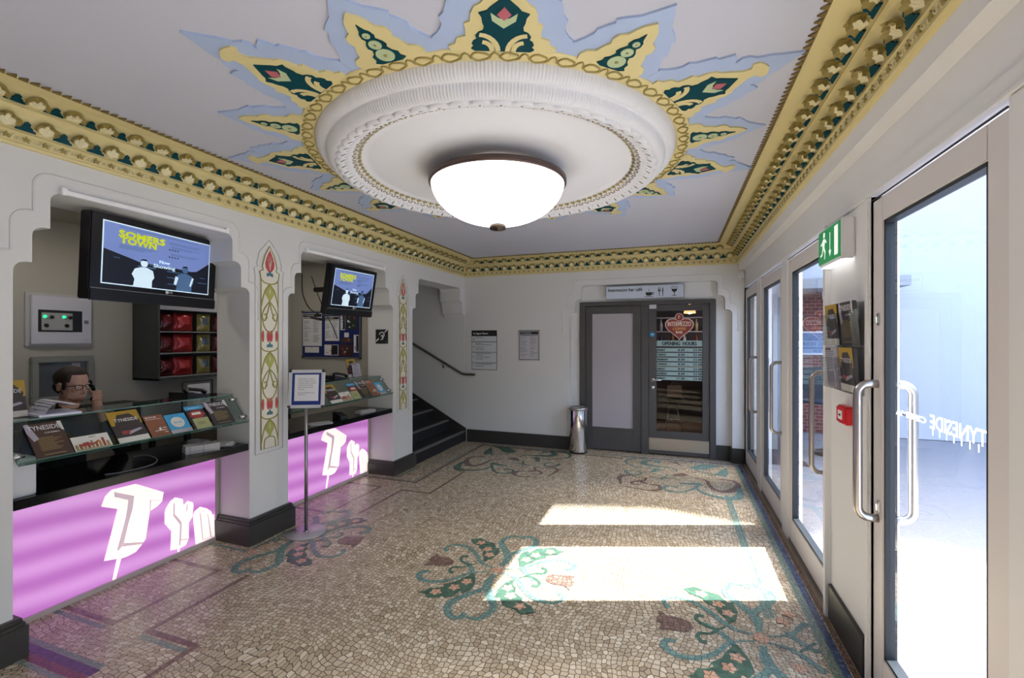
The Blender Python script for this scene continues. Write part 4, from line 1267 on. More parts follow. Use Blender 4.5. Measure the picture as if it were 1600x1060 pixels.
# ============================================================ WALL SIGNS
t = thing('floor_directory', 'tall white sign with black header listing upper floors 4 to 1, on the far wall', 'sign', (-2.770, YF, 1.122))
m = MB(); w, hh = .425, .612; m.bbox(-w / 2, w / 2, -.006, 0, 0, hh, .001); m.build('sign_board', [mat('sign_dark_green', '#15181a', .5)], t)
m = MB()
bands = [(.008, .105), (.113, .268), (.276, .430), (.438, .522)]
for z0, z1 in bands: m.box(-w / 2 + .007, w / 2 - .007, -.008, -.006, z0, z1, 0)
m.heavy('Upper Floors', (-.135, -.0075, .552), (1, 0, 0), (0, 0, 1), .026, 2, fit=.20)
m.poly([(-.18, -.0075, .575), (-.158, -.0075, .575), (-.165, -.0075, .566), (-.148, -.0075, .55), (-.155, -.0075, .544), (-.171, -.0075, .56), (-.18, -.0075, .552)], 2)
for n_, z in (('4', .462), ('3', .34), ('2', .185), ('1', .05)): m.text(n_, (-.185, -.009, z), (1, 0, 0), (0, 0, 1), .032, 1)
def scribble(mb, x0, x1, z, y, mi, h=.006, seed=0, xd=(1, 0, 0)):
    """unreadably small print as short dashes"""
    rnd = random.Random(seed); x = x0
    while x < x1 - .01:
        l = rnd.uniform(.012, .035); l = min(l, x1 - x)
        mb.box(x, x + l, y - .0006, y, z, z + h, mi); x += l + .006
for z, x1, sd in ((.50, -.02, 1), (.405, -.03, 2), (.385, .12, 3), (.345, .0, 4), (.315, .0, 5), (.250, .12, 6), (.225, -.01, 7), (.195, .1, 8), (.165, .0, 9), (.085, .13, 10), (.055, .0, 11)):
    scribble(m, -.14, x1, z, -.008, 1, .007, sd)
m.build('sign_face', [mat('sign_white', '#c9ced2', .5, var=.01), INK, WHITEP], t)

def poster_face(mb, x0, x1, z0, z1, y, seed, header=True, cols_=2):
    mb.box(x0, x1, y - .001, y, z0, z1, 0)
    H = z1 - z0; W = x1 - x0
    if header:
        mb.box(x0 + .02 * W, x1 - .02 * W, y - .002, y - .001, z1 - .12 * H, z1 - .02 * H, 1)
        mb.text('TYNESIDE', (x0 + .06 * W, y - .0026, z1 - .09 * H), (1, 0, 0), (0, 0, 1), .045 * H, 0, fit=.55 * W)
        mb.box(x0 + .03 * W, x1 - .05 * W, y - .002, y - .001, z1 - .165 * H, z1 - .145 * H, 1)
    rnd = random.Random(seed)
    n_ = 24
    for c_ in range(cols_):
        a = x0 + W * (.05 + .5 * c_); 
        for r_ in range(n_):
            if rnd.random() < .15: continue
            z = z1 - H * (.21 + .7 * r_ / n_)
            mb.box(a, a + W * rnd.uniform(.15, .38), y - .0016, y - .001, z, z + H * .010, 2)
t = thing('framed_poster', 'silver framed listings poster on the far wall between the directory and the cafe door', 'poster', (-2.04, YF, 1.283))
m = MB(); w, hh = .32, .45
for a in ((-w / 2, -w / 2 + .018, 0, hh), (w / 2 - .018, w / 2, 0, hh), (-w / 2, w / 2, 0, .018), (-w / 2, w / 2, hh - .018, hh)): m.bbox(a[0], a[1], -.016, 0, a[2], a[3], .003)
m.build('frame', [mat('silver_frame', '#a7a9a8', .35, metal=.7)], t)
m = MB(); poster_face(m, -w / 2 + .014, w / 2 - .014, .014, hh - .014, -.006, 3); m.build('poster_sheet', [mat('sheet_grey_white', '#bcbdc4', .5), INK, GREYP], t)

# motion sensor near the far right corner
t = thing('motion_sensor', 'small white motion sensor high in the far right corner', 'sensor', (.79, 6.36, 2.335))
m = MB(); m.bbox(-.028, .028, -.04, .04, .02, .12, .014); m.ell((-.01, -.03, .02), (.022, .022, .028), 14, 8); m.build('housing', [mat('white_plastic', '#dedee4', .4)], t)
m = MB(); m.ell((-.022, -.035, .05), (.014, .016, .02), 12, 8); m.build('lens', [mat('lens_pale', '#eceef4', .3)], t)
m = MB(); m.bbox(-1.372, -1.312, 6.546, 6.56, 1.50, 1.60, .004)
solo(m, 'blank_plate', [mat('pale_plate', '#cfcec8', .5)], 'pale square blank plate on the recess wall left of the cafe door', 'plate')

# ============================================================ EXIT SIGN, RACK AND CALL POINT on the door pier
t = thing('exit_sign', 'green and white running man exit sign box on the pier between the street doors', 'sign', (.815, 2.875, 2.015))
m = MB(); Mx = Matrix.Rotation(R(-7), 4, 'Y')
m.bbox(-.030, .030, -.19, .18, -.01, .20, .008); m.build('housing', [mat('white_plastic', '#dedee4', .4)], t)
m = MB(); m.box(-.034, -.029, -.178, .172, .005, .185, 0)
X = -.0355
def q2(pts, mi): m.poly([(X, y, z) for y, z in pts], mi)
# right way round for someone facing the pier: left is +y
q2([(-.155, .02), (-.10, .02), (-.10, .17), (-.155, .17)], 1)
q2([(-.035, .155), (-.025, .155), (-.025, .06), (-.010, .06), (-.030, .025), (-.050, .06), (-.035, .06)], 1)
q2([(.07 + .016 * cos(2 * PI * a / 12), .158 + .016 * sin(2 * PI * a / 12)) for a in range(12)], 1)
q2([(.085, .14), (.05, .135), (.025, .115), (.03, .108), (.055, .12), (.065, .09), (.045, .065), (.055, .025), (.065, .025), (.06, .06), (.085, .085), (.10, .05), (.135, .045), (.135, .055), (.108, .062), (.095, .095), (.10, .11), (.13, .105), (.13, .114), (.10, .125)], 1)
m.build('sign_face', [mat('exit_green', '#0f8a4d', .4, emit=.35, var=.01), mat('exit_white', '#f2f6f2', .5, emit=.5, var=0)], t)
m = MB(); m.box(-.022, .022, -.17, .16, -.016, -.009); m.build('diffuser', [mat('sign_diffuser', '#ffffff', .4, emit=1.5, var=0)], t)

BRN = mat('leaflet_brown', '#4a342e', .45, var=.2, scale=20); YLM = mat('leaflet_mustard', '#a98a2c', .45); DKL = mat('leaflet_dark', '#3b3436', .45, var=.3, scale=20); RDL = mat('leaflet_red', '#9c3a36', .45); SKY_ = mat('leaflet_sky_blue', '#3f9fd0', .45, var=.15); OCH = mat('leaflet_ochre_print', '#94824e', .6); PALE = mat('leaflet_pale', '#d8d6cf', .5); PGR = mat('pale_green_card', '#a6a978', .6); TAN = mat('leaflet_tan', '#87563f', .45, var=.2, scale=20); LILAC = mat('leaflet_lilac_grey', '#a9a5b2', .5)
LM = [BRN, YLM, DKL, RDL, SKY_, OCH, PALE, PGR, TAN, WHITEP, INK, LILAC]
def leaflet_mesh(kind, w, h, t=.003):
    """front faces -y in local space, x to the right, z up, base at z=0"""
    m = MB(); rnd = random.Random(kind)
    def bx(x0, x1, z0, z1, mi, d=.0008): m.box((x0 - .5) * w, (x1 - .5) * w, -t / 2 - d, -t / 2, z0 * h, z1 * h, mi)
    base = {'brown': 0, 'card': 6, 'mustard': 2, 'tan': 8, 'blue': 4, 'dark': 2, 'green': 7, 'pink': 2, 'list': 11}[kind]
    m.bbox(-w / 2, w / 2, -t / 2, t / 2, 0, h, t * .2, base)
    def poly2(pts, mi, d=.001): m.poly([((x - .5) * w, -t / 2 - d, z * h) for x, z in pts], mi)
    def tx(s, x, z, sz, mi, fit): m.text(s, ((x - .5) * w, -t / 2 - .0016, z * h), (1, 0, 0), (0, 0, 1), sz * h, mi, fit=fit * w)
    if kind in ('brown', 'dark'):
        poly2([(0, 1), (.12, 1), (.25, .55), (.1, .48), (.0, .75)], 11); poly2([(.88, 1), (1, 1), (1, .7), (.93, .75)], 6)
        tx('TYNESIDE', .06, .80, .13, 9, .86); tx('CINEMA', .45, .68, .04, 9, .42)
        for r_ in range(9): bx(.2, .2 + rnd.uniform(.4, .68), .56 - .045 * r_, .575 - .045 * r_, 5)
        bx(.22, .8, .07, .09, 5)
    elif kind == 'card':
        for q in range(9):
            x = .03 + .105 * q; bx(x, x + .07, .12, .12 + rnd.uniform(.3, .6), (5, 8, 1, 3)[q % 4])
        bx(0.02, .98, .04, .1, 5); tx('ART', .45, .8, .1, 10, .2)
        poly2([(.1, .3), (.3, .55), (.5, .4), (.7, .6), (.62, .35), (.4, .28)], 3, .0013)
    elif kind == 'mustard':
        bx(0, 1, .55, 1, 1); poly2([(.3, .88), (.7, .9), (.95, .66), (.9, .5), (.1, .5), (.15, .66)], 2, .0013)
        bx(.22, .5, .26, .36, 3, .0015); poly2([(.4, .22), (.9, .35), (.85, .4), (.5, .34)], 11, .0018); bx(0, 1, 0, .16, 6, .0012)
        tx('TYNESIDE', .14, .66, .10, 9, .76)
    elif kind == 'tan':
        tx('MUSEUM', .08, .86, .07, 9, .55); bx(.08, .85, .8, .815, 6)
        for q in range(7): bx(rnd.uniform(.2, .8), rnd.uniform(.82, .92), .1 + .05 * q, .13 + .05 * q, 6) if q % 2 else None
        poly2([(.5, .35), (.62, .42), (.64, .3), (.55, .24)], 9)
    elif kind == 'blue':
        poly2([(.5 + .32 * cos(2 * PI * q / 16), .55 + .28 * sin(2 * PI * q / 16)) for q in range(16)], 6)
        tx('the sky', .3, .5, .12, 4, .4); bx(0, 1, 0, .18, 11, .0012)
    elif kind == 'green':
        for q in range(3): bx(.2, .7, .4 + .1 * q, .42 + .1 * q, 2)
    elif kind == 'pink':
        poly2([(.5 + .42 * cos(2 * PI * q / 14) * (1 + .2 * cos(3 * q)), .62 + .18 * sin(2 * PI * q / 14)) for q in range(14)], 3); bx(.25, .75, .6, .7, 6, .0014)
        bx(0, 1, .82, .98, 4, .0012); tx('exhibition', .2, .87, .05, 9, .6)
    elif kind == 'list':
        for r_ in range(16): bx(.08, .08 + rnd.uniform(.5, .84), .88 - .05 * r_, .89 - .05 * r_, 2)
        bx(.08, .5, .92, .96, 2)
    return m
def leaflet(kind, w, h, base, xdir, up, label, name='leaflet', group=None, t=.003):
    """base: bottom centre; xdir, up: directions of its width and height; the front looks along up x xdir"""
    X = Vector(xdir).normalized(); U = Vector(up).normalized(); Yv = U.cross(X).normalized()   # local +y points back
    M = Matrix((X, Yv, U)).transposed()
    m = leaflet_mesh(kind, w, h, t)
    o = m.build(name, LM)
    o.rotation_euler = M.to_euler(); o.location = base
    o['label'] = label; o['category'] = 'magazine' if name == 'magazine' else 'leaflet'
    if group: o['group'] = group
    return o
# clear rack
t = thing('leaflet_rack', 'clear plastic four-pocket leaflet rack on the pier under the exit sign', 'rack', (.80, 2.76, 1.33))
m = MB()
m.box(.040, .0435, -.225, .215, 0, .45)
for z in (0.0, .225):
    for y0, y1 in ((-.225, -.008), (.008, .215)):
        m.quad((-.015, y0, z + .01), (-.015, y1, z + .01), (-.03, y1, z + .175), (-.03, y0, z + .175))
        m.quad((.04, y0, z + .004), (.04, y1, z + .004), (-.015, y1, z + .01), (-.015, y0, z + .01))
        for y in (y0, y1): m.quad((.04, y, z + .004), (-.015, y, z + .01), (-.03, y, z + .175), (.04, y, z + .20))
m.build('pockets', [ACRYL], t)
for (kind, yy, zz, lb) in (('mustard', .105, .225, 'mustard and red magazine in the top left pocket of the clear rack'), ('dark', -.115, .225, 'dark magazine in the top right pocket of the clear rack'),
                           ('list', .105, 0, 'pale listings sheet curling out of the lower left rack pocket'), ('mustard', -.115, 0, 'mustard and red magazine in the lower right rack pocket')):
    leaflet(kind, .19, .215, (.80 + .012, 2.76 + yy, 1.33 + zz + .014), (0, -1, 0), (-.07, 0, 1), lb, 'magazine', t=.02)
t = thing('fire_call_point', 'red fire alarm call point below the leaflet rack', 'alarm', (.838, 2.765, 1.165))
m = MB(); m.bbox(-.035, .008, -.065, .065, -.0, .092, .008); m.build('housing', [mat('call_point_red', '#d0202a', .35)], t)
m = MB(); m.bbox(-.038, -.034, -.028, .028, .022, .068, .001); m.box(-.0395, -.038, -.014, .014, .042, .048, 1); m.ell((-.037, 0, .045), (.002, .010, .010), 10, 6, 1); m.build('glass_window', [WHITEP, INK], t)

# ============================================================ TELEVISIONS
TVSK = mat('screen_sky', '#6d83c2', .3, emit=SCREEN_GLOW * .62, var=.12, scale=3, ecol='#7f92cc'); TVDK = mat('screen_dark', '#10131f', .3, emit=SCREEN_GLOW * .5, var=.3, ecol='#141a2c')
TVYE = mat('screen_yellow', '#c9d030', .3, emit=SCREEN_GLOW * .7, var=0); TVWH = mat('screen_white', '#cfe6f4', .3, emit=SCREEN_GLOW * .85, var=0); TVBL = mat('screen_blue_grey', '#4a6a94', .3, emit=SCREEN_GLOW * .5, var=0, ecol='#55769f')
TVBZ = mat('tv_bezel', '#131217', .22)
def tv(loc, rz, tilt, w, h, label):
    """front faces -y locally"""
    t = thing('television', label, 'television', loc, (tilt, 0, rz), 'televisions hanging in the ticket arches')
    m = MB(); m.bbox(-w / 2, w / 2, -.03, .05, 0, h, .006, 0); m.bbox(-w * .42, w * .42, .05, .09, h * .15, h * .9, .01, 0)
    m.build('casing', [TVBZ], t)
    m = MB(); m.bbox(-w / 2, w / 2, -.038, -.02, -.005, h * .13, .006, 0); m.box(-w / 2 + .005, w / 2 - .005, -.0395, -.037, h * .128, h * .134, 1); m.build('speaker_bar', [mat('tv_speaker', '#0d0d10', .3), mat('tv_line', '#8d8c90', .3)], t)
    m = MB(); sx, z0, z1 = w * .42, h * .205, h * .915
    y = -.0305; W_ = 2 * sx; H_ = z1 - z0
    def P(pts, mi, d): m.poly([(-sx + a * W_, y - d, z0 + b_ * H_) for a, b_ in pts], mi)
    P([(-.01, -.018), (1.01, -.018), (1.01, 1.018), (-.01, 1.018)], 3, .0005)
    P([(0, 0), (1, 0), (1, 1), (0, 1)], 0, .001)
    P([(0, 0), (1, 0), (1, .62), (.86, .42), (.80, .40), (.62, .42), (.3, .42), (.22, .46), (0, .56)], 1, .0015)
    for a, b_, c_, d_ in ((.28, .34, .16, .02), (.55, .33, .2, .015), (.55, .22, .1, .015), (.56, .10, .08, .012), (.88, .2, .1, .012), (.08, .43, .05, .012), (.38, .40, .1, .012), (.9, .30, .06, .012)): P([(a, b_), (a + c_, b_), (a + c_, b_ + d_), (a, b_ + d_)], 4, .002)
    # two plain figures standing before the buildings
    for cx_, sh_, body, head in ((.33, 1.0, 3, 3), (.73, .95, 4, 4)):
        P([(cx_ - .085, 0), (cx_ - .075, .12), (cx_ - .10, .20), (cx_ - .075, .30), (cx_ - .02, .34), (cx_ + .03, .34), (cx_ + .085, .30), (cx_ + .10, .18), (cx_ + .08, .12), (cx_ + .08, 0)], body, .003)
        P([(cx_ + .004 + .032 * cos(2 * PI * q / 14), .41 + .062 * sin(2 * PI * q / 14)) for q in range(14)], head, .0035)
        P([(cx_ - .035, .43), (cx_ - .02, .48), (cx_ + .02, .49), (cx_ + .042, .43), (cx_ + .03, .455), (cx_ - .02, .455)], 1, .004)
    P([(.645, .10), (.665, .25), (.635, .27), (.62, .12)], 3, .0036); P([(.80, .10), (.83, .27), (.81, .28), (.785, .12)], 3, .0036)
    def T(s, a, b_, sz, mi, fit, al='l'): m.text(s, (-sx + a * W_, y - .0045, z0 + b_ * H_), (1, 0, 0), (0, 0, 1), sz * H_, mi, fit=fit * W_, align=al)
    for q_, (da, db) in enumerate(((0, 0), (.006, 0), (.003, .008), (.003, -.008), (.009, .004))):
        T('SOMERS', .11 + da, .80 + db, .105, 2, .40); T('TOWN', .12 + da, .695 + db, .105, 2, .31)
    T('Now', .523, .46, .06, 3, .10, 'c'); T('Showing', .523, .375, .065, 3, .21, 'c')
    T('Now', .52, .46, .06, 3, .10, 'c'); T('Showing', .52, .375, .065, 3, .21, 'c')
    for q, (a, b_, l) in enumerate(((.12, .955, .75), (.56, .875, .34), (.56, .85, .30), (.58, .80, .3), (.58, .775, .22), (.58, .67, .3), (.58, .645, .25), (.12, .66, .33), (.12, .635, .28), (.12, .61, .22))): P([(a, b_), (a + l, b_), (a + l, b_ + .009), (a, b_ + .009)], 4, .002)
    for r_ in (.735, .60):
        for q in range(4): P([(.56 + .028 * q, r_), (.575 + .028 * q, r_), (.575 + .028 * q, r_ + .022), (.56 + .028 * q, r_ + .022)], 1, .002)
    m.build('screen', [TVSK, TVDK, TVYE, TVWH, TVBL], t)
    m = MB(); m.prism([(w * .045 + .011 * cos(2 * PI * q / 20), -.0395, h * .165 + .011 * sin(2 * PI * q / 20)) for q in range(20)], (0, .005, 0), 0); m.text('LG', (w * .045 + .016, -.040, h * .157), (1, 0, 0), (0, 0, 1), .014, 0); m.build('maker_badge', [mat('badge_silver', '#c9c9cc', .4)], t)
    m = MB(); m.tube([(0, .08, h * .6), (0, .16, h * .75), (0, .20, h + .12)], .02, 8); m.bbox(-.08, .08, .07, .10, h * .4, h * .8, .004); m.build('mount', [BLACK], t)
    return t
tv((-3.335, 2.09, 1.838), R(90 + 10), R(3), .905, .520, 'large television hanging in the nearer ticket arch')
tv((-3.235, 3.895, 1.85), R(90 - 3), R(10), .665, .50, 'smaller television tilted forward in the farther ticket arch')
t = thing('cable', 'loose black cables looping behind the farther television', 'cable', (-3.6, 3.6, 2.0))
m = MB(); m.tube(spline([(-.3, .35, .34), (-.3, .36, .10), (-.2, .38, -.08), (.0, .42, -.14), (.2, .4, -.1)], 6), .006, 6); m.tube(spline([(-.2, .38, .30), (-.1, .42, .0), (.05, .42, -.25), (.1, .45, -.40)], 6), .005, 6)
m.bbox(-.16, .06, .36, .42, .12, .17, .008); m.tube([(-.22, .4, -.16), (-.05, .42, -.19)], .014, 8)
m.build('cables', [BLACK], t)

# ============================================================ NOTICE STAND
t = thing('notice_stand', 'slim steel floor stand holding a blue-bordered notice, before the farther ticket counter', 'sign stand', (-2.862, 2.94, 0))
m = MB(); m.lathe([(.001, 0), (.152, 0), (.158, .004), (.156, .009), (.02, .013), (.001, .013)], n=56); m.build('base_plate', [mat('stand_base_steel', '#b4aeb4', .35, metal=.35)], t)
m = MB(); m.tube([(0, 0, .01), (0, 0, 1.03)], .0135, 16); m.lathe([(.022, .012), (.022, .018), (.014, .022)], n=20); m.build('pole', [mat('stand_pole_steel', '#9a969c', .3, metal=.9)], t)
AZ = R(26); rt = Matrix.Rotation(AZ, 4, 'Z') @ Matrix.Rotation(R(-6), 4, 'X')
bd_ = bpy.data.objects.new('notice_frame', None)
w, hh = .285, .315
def rot_build(mb, name, mats_, par):
    mb.v = [tuple(rt @ Vector(v) + Vector((0, 0, 1.03))) for v in mb.v]; return mb.build(name, mats_, par)
m = MB()
m.bbox(-w / 2 + .02, w / 2 - .02, -.012, .012, 0, .026, .003, 0); m.bbox(-w / 2 + .02, w / 2 - .02, -.012, .012, hh - .026, hh, .003, 0)
m.bbox(-w / 2, -w / 2 + .026, -.012, .012, .02, hh - .02, .003, 0); m.bbox(w / 2 - .026, w / 2, -.012, .012, .02, hh - .02, .003, 0)
for x in (-w / 2 - .004, w / 2 - .030):
    for z in (-.004, hh - .030): m.bbox(x, x + .034, -.014, .014, z, z + .034, .008, 1)
m.box(-w / 2 + .01, w / 2 - .01, .004, .011, .01, hh - .01, 1)
fr = rot_build(m, 'notice_frame', [mat('frame_silver_white', '#cfd1d8', .35, metal=.2), mat('frame_corner_grey', '#3b3d46', .4)], t)
m = MB(); m.box(-w / 2 + .024, w / 2 - .024, -.004, .004, .024, hh - .024, 0)
m.box(-.095, .095, -.006, -.004, .058, hh - .040, 1)
for s_, z, f in (('Tickets for today are on sale here', .236, .125), ('This is for customers with cash', .219, .14), ('and cards. Collect pre-booked', .202, .145), ('tickets from this desk.', .185, .12), ('Please ask if you need help', .168, .12), ('Thank you', .150, .05), ('For details of the films on show', .122, .135), ('today, ask us', .107, .06)):
    m.text(s_, (-.068, -.007, z), (1, 0, 0), (0, 0, 1), .008, 2, fit=f)
rot_build(m, 'notice_sheet', [mat('notice_blue', '#14307c', .5, var=.05), WHITEP, mat('ink_blue', '#2b2c4a', .6)], fr)

# ============================================================ NOTICEBOARD in the booth, ear symbol
YN = 4.855
t = thing('notice_board', 'dark blue noticeboard on the booth wall behind the farther television', 'noticeboard', (-4.30, YN, 1.345))
w, hh = .965, .635
m = MB(); m.box(-w / 2, w / 2, -.012, 0, 0, hh); m.build('felt_panel', [mat('navy_felt', '#1c2a66', .9, var=.08, scale=60)], t)
m = MB()
for a in ((-w / 2, -w / 2 + .014, 0, hh), (w / 2 - .014, w / 2, 0, hh), (-w / 2, w / 2, 0, .014), (-w / 2, w / 2, hh - .014, hh)): m.bbox(a[0], a[1], -.02, 0, a[2], a[3], .002)
for x in (-w / 2 - .003, w / 2 - .022):
    for z in (-.003, hh - .022): m.bbox(x, x + .025, -.023, 0, z, z + .025, .004, 1)
m.build('frame', [mat('board_frame_grey', '#8d8e92', .4, metal=.4), BLACK], t)
def notice(x0, x1, z0, z1, kind, label, seed):
    m = MB(); c0 = (x0 + x1) / 2
    y = 0.0
    W_, H_ = x1 - x0, z1 - z0
    if kind in ('list', 'text'):
        poster_face(m, -W_ / 2, W_ / 2, 0, H_, y, seed, kind == 'list', 2)
    else:
        mi = {'dark': 1, 'photo': 3, 'green': 4, 'plain': 0, 'mix': 0}[kind]
        m.box(-W_ / 2, W_ / 2, -.001, 0, 0, H_, mi); rnd = random.Random(seed)
        if kind in ('dark', 'photo', 'green', 'mix'):
            for q in range(6):
                a = rnd.uniform(-.4, .2) * W_; b_ = rnd.uniform(.05, .8) * H_
                m.box(a, a + W_ * rnd.uniform(.1, .25), -.0018, -.001, b_, b_ + H_ * rnd.uniform(.04, .15), rnd.choice((0, 5, 2)))
        if kind == 'mix': m.box(0, W_ * .46, -.0018, -.001, .05 * H_, .95 * H_, 1)
    m.ell((0, -.002, H_ - .012), (.005, .005, .005), 8, 6, 5)
    o = m.build('notice', [WHITEP, mat('notice_black', '#17171a', .5), GREYP, mat('notice_brown', '#3b2724', .5, var=.4, scale=30), mat('notice_dark_green', '#1c2f24', .5, var=.3, scale=20), mat('pin_red', '#a8302c', .4)])
    o.location = (c0, YN - .0125, z0); o['label'] = label; o['category'] = 'notice'; o['group'] = 'papers pinned to the noticeboard'
notice(-4.767, -4.446, 1.506, 1.949, 'list', 'tall listings sheet at the left of the blue noticeboard', 1)
notice(-4.392, -4.159, 1.575, 1.90, 'list', 'middle listings sheet with dark header on the blue noticeboard', 2)
notice(-4.138, -4.062, 1.717, 1.925, 'mix', 'narrow leaflet high on the blue noticeboard, left of the green one', 3)
notice(-4.045, -3.876, 1.725, 1.925, 'green', 'dark green leaflet at the top right of the blue noticeboard', 4)
notice(-4.077, -4.005, 1.622, 1.683, 'plain', 'tiny blank square note on the blue noticeboard', 5)
notice(-4.132, -3.947, 1.55, 1.612, 'photo', 'small wide picture strip on the blue noticeboard', 6)
notice(-3.926, -3.848, 1.423, 1.654, 'mix', 'narrow leaflet at the right edge of the blue noticeboard', 7)
notice(-4.402, -4.172, 1.383, 1.525, 'mix', 'half white half black card at the bottom middle of the noticeboard', 8)
notice(-4.157, -3.942, 1.371, 1.527, 'photo', 'brown photo card low on the blue noticeboard', 9)
notice(-4.734, -4.494, 1.416, 1.493, 'plain', 'small pale slip below the tall sheet on the noticeboard', 10)
t = thing('hearing_loop_sign', 'black square hearing loop sign with white ear on the reveal of the farther arch', 'sign', (-3.262, 4.523, 1.545))
m = MB(); m.box(-.086, .086, -.003, 0, 0, .168, 0); m.build('sign_plate', [INK], t)
m = MB()
m.tube([(a, -.004, b_) for a, b_ in spline([(-.012, .045), (.012, .055), (.018, .075), (.03, .09), (.032, .115), (.01, .135), (-.02, .128), (-.032, .105)], 5)], .0055, 6, 0)
m.tube([(a, -.004, b_) for a, b_ in spline([(-.01, .085), (.0, .10), (.012, .10), (.01, .08), (.0, .07)], 5)], .004, 6, 0)
m.poly([(-.08, -.0035, .02), (-.035, -.0035, .055), (-.045, -.0035, .068), (-.084, -.0035, .035)], 0)
m.poly([(.045, -.0035, .128), (.08, -.0035, .160), (.084, -.0035, .168), (.066, -.0035, .168), (.036, -.0035, .138)], 0)
m.text('T', (.058, -.0035, .012), (1, 0, 0), (0, 0, 1), .014, 0)
m.build('ear_symbol', [WHITEP], t)
# ============================================================ GLASS LEAFLET SHELVES over the counters
SX0, SZ0, DXS, DZS = -3.115, .965, -.155, .19
def sp(y, s, off=0.0):
    n = Vector((DZS, 0, -DXS)).normalized()
    return (SX0 + DXS * s + n.x * off, y, SZ0 + DZS * s + n.z * off)
def glass_shelf(y0, y1, label):
    t = thing('glass_shelf', label, 'shelf', (-3.2, (y0 + y1) / 2, SZ0), group='tilted glass leaflet shelves')
    m = MB(); m.prism([sp(y0, 0), sp(y1, 0), sp(y1, 1.04), sp(y0, 1.04)], tuple(Vector(sp(0, 0, -.006)) - Vector(sp(0, 0, 0))), 0, side=1); m.build('tilted_pane', [SHELFG, GLEDGE], t, world=True)
    m = MB(); m.prism([sp(y0, -.02), sp(y1, -.02), sp(y1, -.02, .028), sp(y0, -.02, .028)], tuple(Vector(sp(0, -.05)) - Vector(sp(0, -.02))), 0, side=1); m.build('front_lip', [SHELFG, GLEDGE], t, world=True)
    m = MB(); m.prism([(-3.262, y0, 1.168), (-3.262, y1, 1.168), (-3.48, y1, 1.168), (-3.48, y0, 1.168)], (0, 0, -.008), 0, side=1); m.build('top_pane', [SHELFG, GLEDGE], t, world=True)
    m = MB()
    for yy, sg in ((y0, -1), (y1, 1)):
        for s_ in (.18, .85):
            a = Vector(sp(yy - sg * .035, s_, -.0)); b_ = Vector(sp(yy + sg * .018, s_, -.0)); m.tube([a, b_], .012, 14)
    m.build('clips', [CHROME], t, world=True)
glass_shelf(OPEN[0][0] + .02, OPEN[0][1] - .02, 'tilted glass leaflet shelf over the nearer ticket counter')
glass_shelf(OPEN[1][0] + .02, OPEN[1][1] - .02, 'tilted glass leaflet shelf over the farther ticket counter')
UPS = (DXS, 0, DZS)
def on_shelf(kind, yc, w, h, label, s=0.0, name='leaflet', lift=.004, t=.003):
    return leaflet(kind, w, h, sp(yc, s + .02, lift + t / 2), (0, 1, 0), UPS, label, name, t=t)
on_shelf('brown', 1.455, .155, .215, 'large dark brown magazine at the left end of the nearer glass shelf', name='magazine', t=.006)
on_shelf('card', 1.628, .175, .095, 'wide white picture card beside the large brown magazine on the nearer shelf')
on_shelf('mustard', 1.832, .168, .225, 'mustard and brown magazine in the middle of the nearer glass shelf', name='magazine', t=.006)
on_shelf('tan', 1.988, .115, .165, 'tan leaflet left of the sky blue one on the nearer shelf')
on_shelf('blue', 2.118, .135, .150, 'sky blue leaflet on the nearer glass shelf')
on_shelf('pink', 2.262, .125, .195, 'dark leaflet with a rosy picture behind the small green card, nearer shelf')
on_shelf('dark', 2.425, .165, .205, 'dark magazine at the right end of the nearer glass shelf', name='magazine', t=.006)
on_shelf('green', 2.268, .110, .085, 'small pale green card at the right of the nearer glass shelf', lift=.009)
on_shelf('brown', 3.36, .15, .215, 'brown magazine on the farther shelf, just right of the notice stand', name='magazine', t=.006)
on_shelf('mustard', 3.60, .165, .215, 'mustard and brown magazine at the left of the farther glass shelf', name='magazine', t=.006)
on_shelf('card', 3.755, .175, .11, 'cream picture card on the farther glass shelf')
on_shelf('pink', 3.93, .13, .205, 'rosy leaflet behind the olive card on the farther shelf')
on_shelf('green', 3.905, .115, .10, 'olive card on the farther glass shelf', lift=.009)
on_shelf('dark', 4.075, .145, .215, 'dark magazine in the middle right of the farther glass shelf', name='magazine', t=.006)
on_shelf('tan', 4.225, .14, .215, 'tan magazine near the right end of the farther glass shelf', name='magazine', t=.006)
on_shelf('blue', 4.355, .115, .165, 'sky blue leaflet at the right end of the farther glass shelf')
# leaflets standing on the level panes
leaflet('mustard', .15, .205, (-3.40, 1.385, 1.172), (.15, 1, 0), (-.3, 0, 1), 'mustard magazine standing at the far left above the nearer glass shelf', 'magazine', t=.006)
leaflet('mustard', .15, .205, (-3.41, 4.20, 1.172), (.0, 1, 0), (-.25, 0, 1), 'mustard magazine standing above the farther glass shelf', 'magazine', t=.006)
leaflet('list', .12, .15, (-3.37, 4.22, 1.175), (.1, 1, 0), (-.22, 0, 1), 'white folded list standing before the mustard magazine, farther desk')
m = MB()
for q in range(10):
    a0, a1 = q / 10, (q + 1) / 10
    f = lambda a: (.0 + .12 * a, .012 + .075 * sin(PI * min(a, .75) / .75 * .75) * (1 - .25 * a))
    p0, p1 = f(a0), f(a1)
    m.quad((-.12, p0[0], p0[1]), (.12, p0[0], p0[1]), (.12, p1[0] * 1.3, p1[1]), (-.12, p1[0] * 1.3, p1[1]), 0)
m.bbox(-.12, .12, -.02, .16, 0, .012, .002)
solo(m, 'paper_stack', [mat('curling_paper', '#cfd0e0', .6)], 'curling white paper on top of the nearer glass shelf, far left', 'paper', loc=(-3.375, 1.485, 1.170), rot=(0, 0, R(-8)))
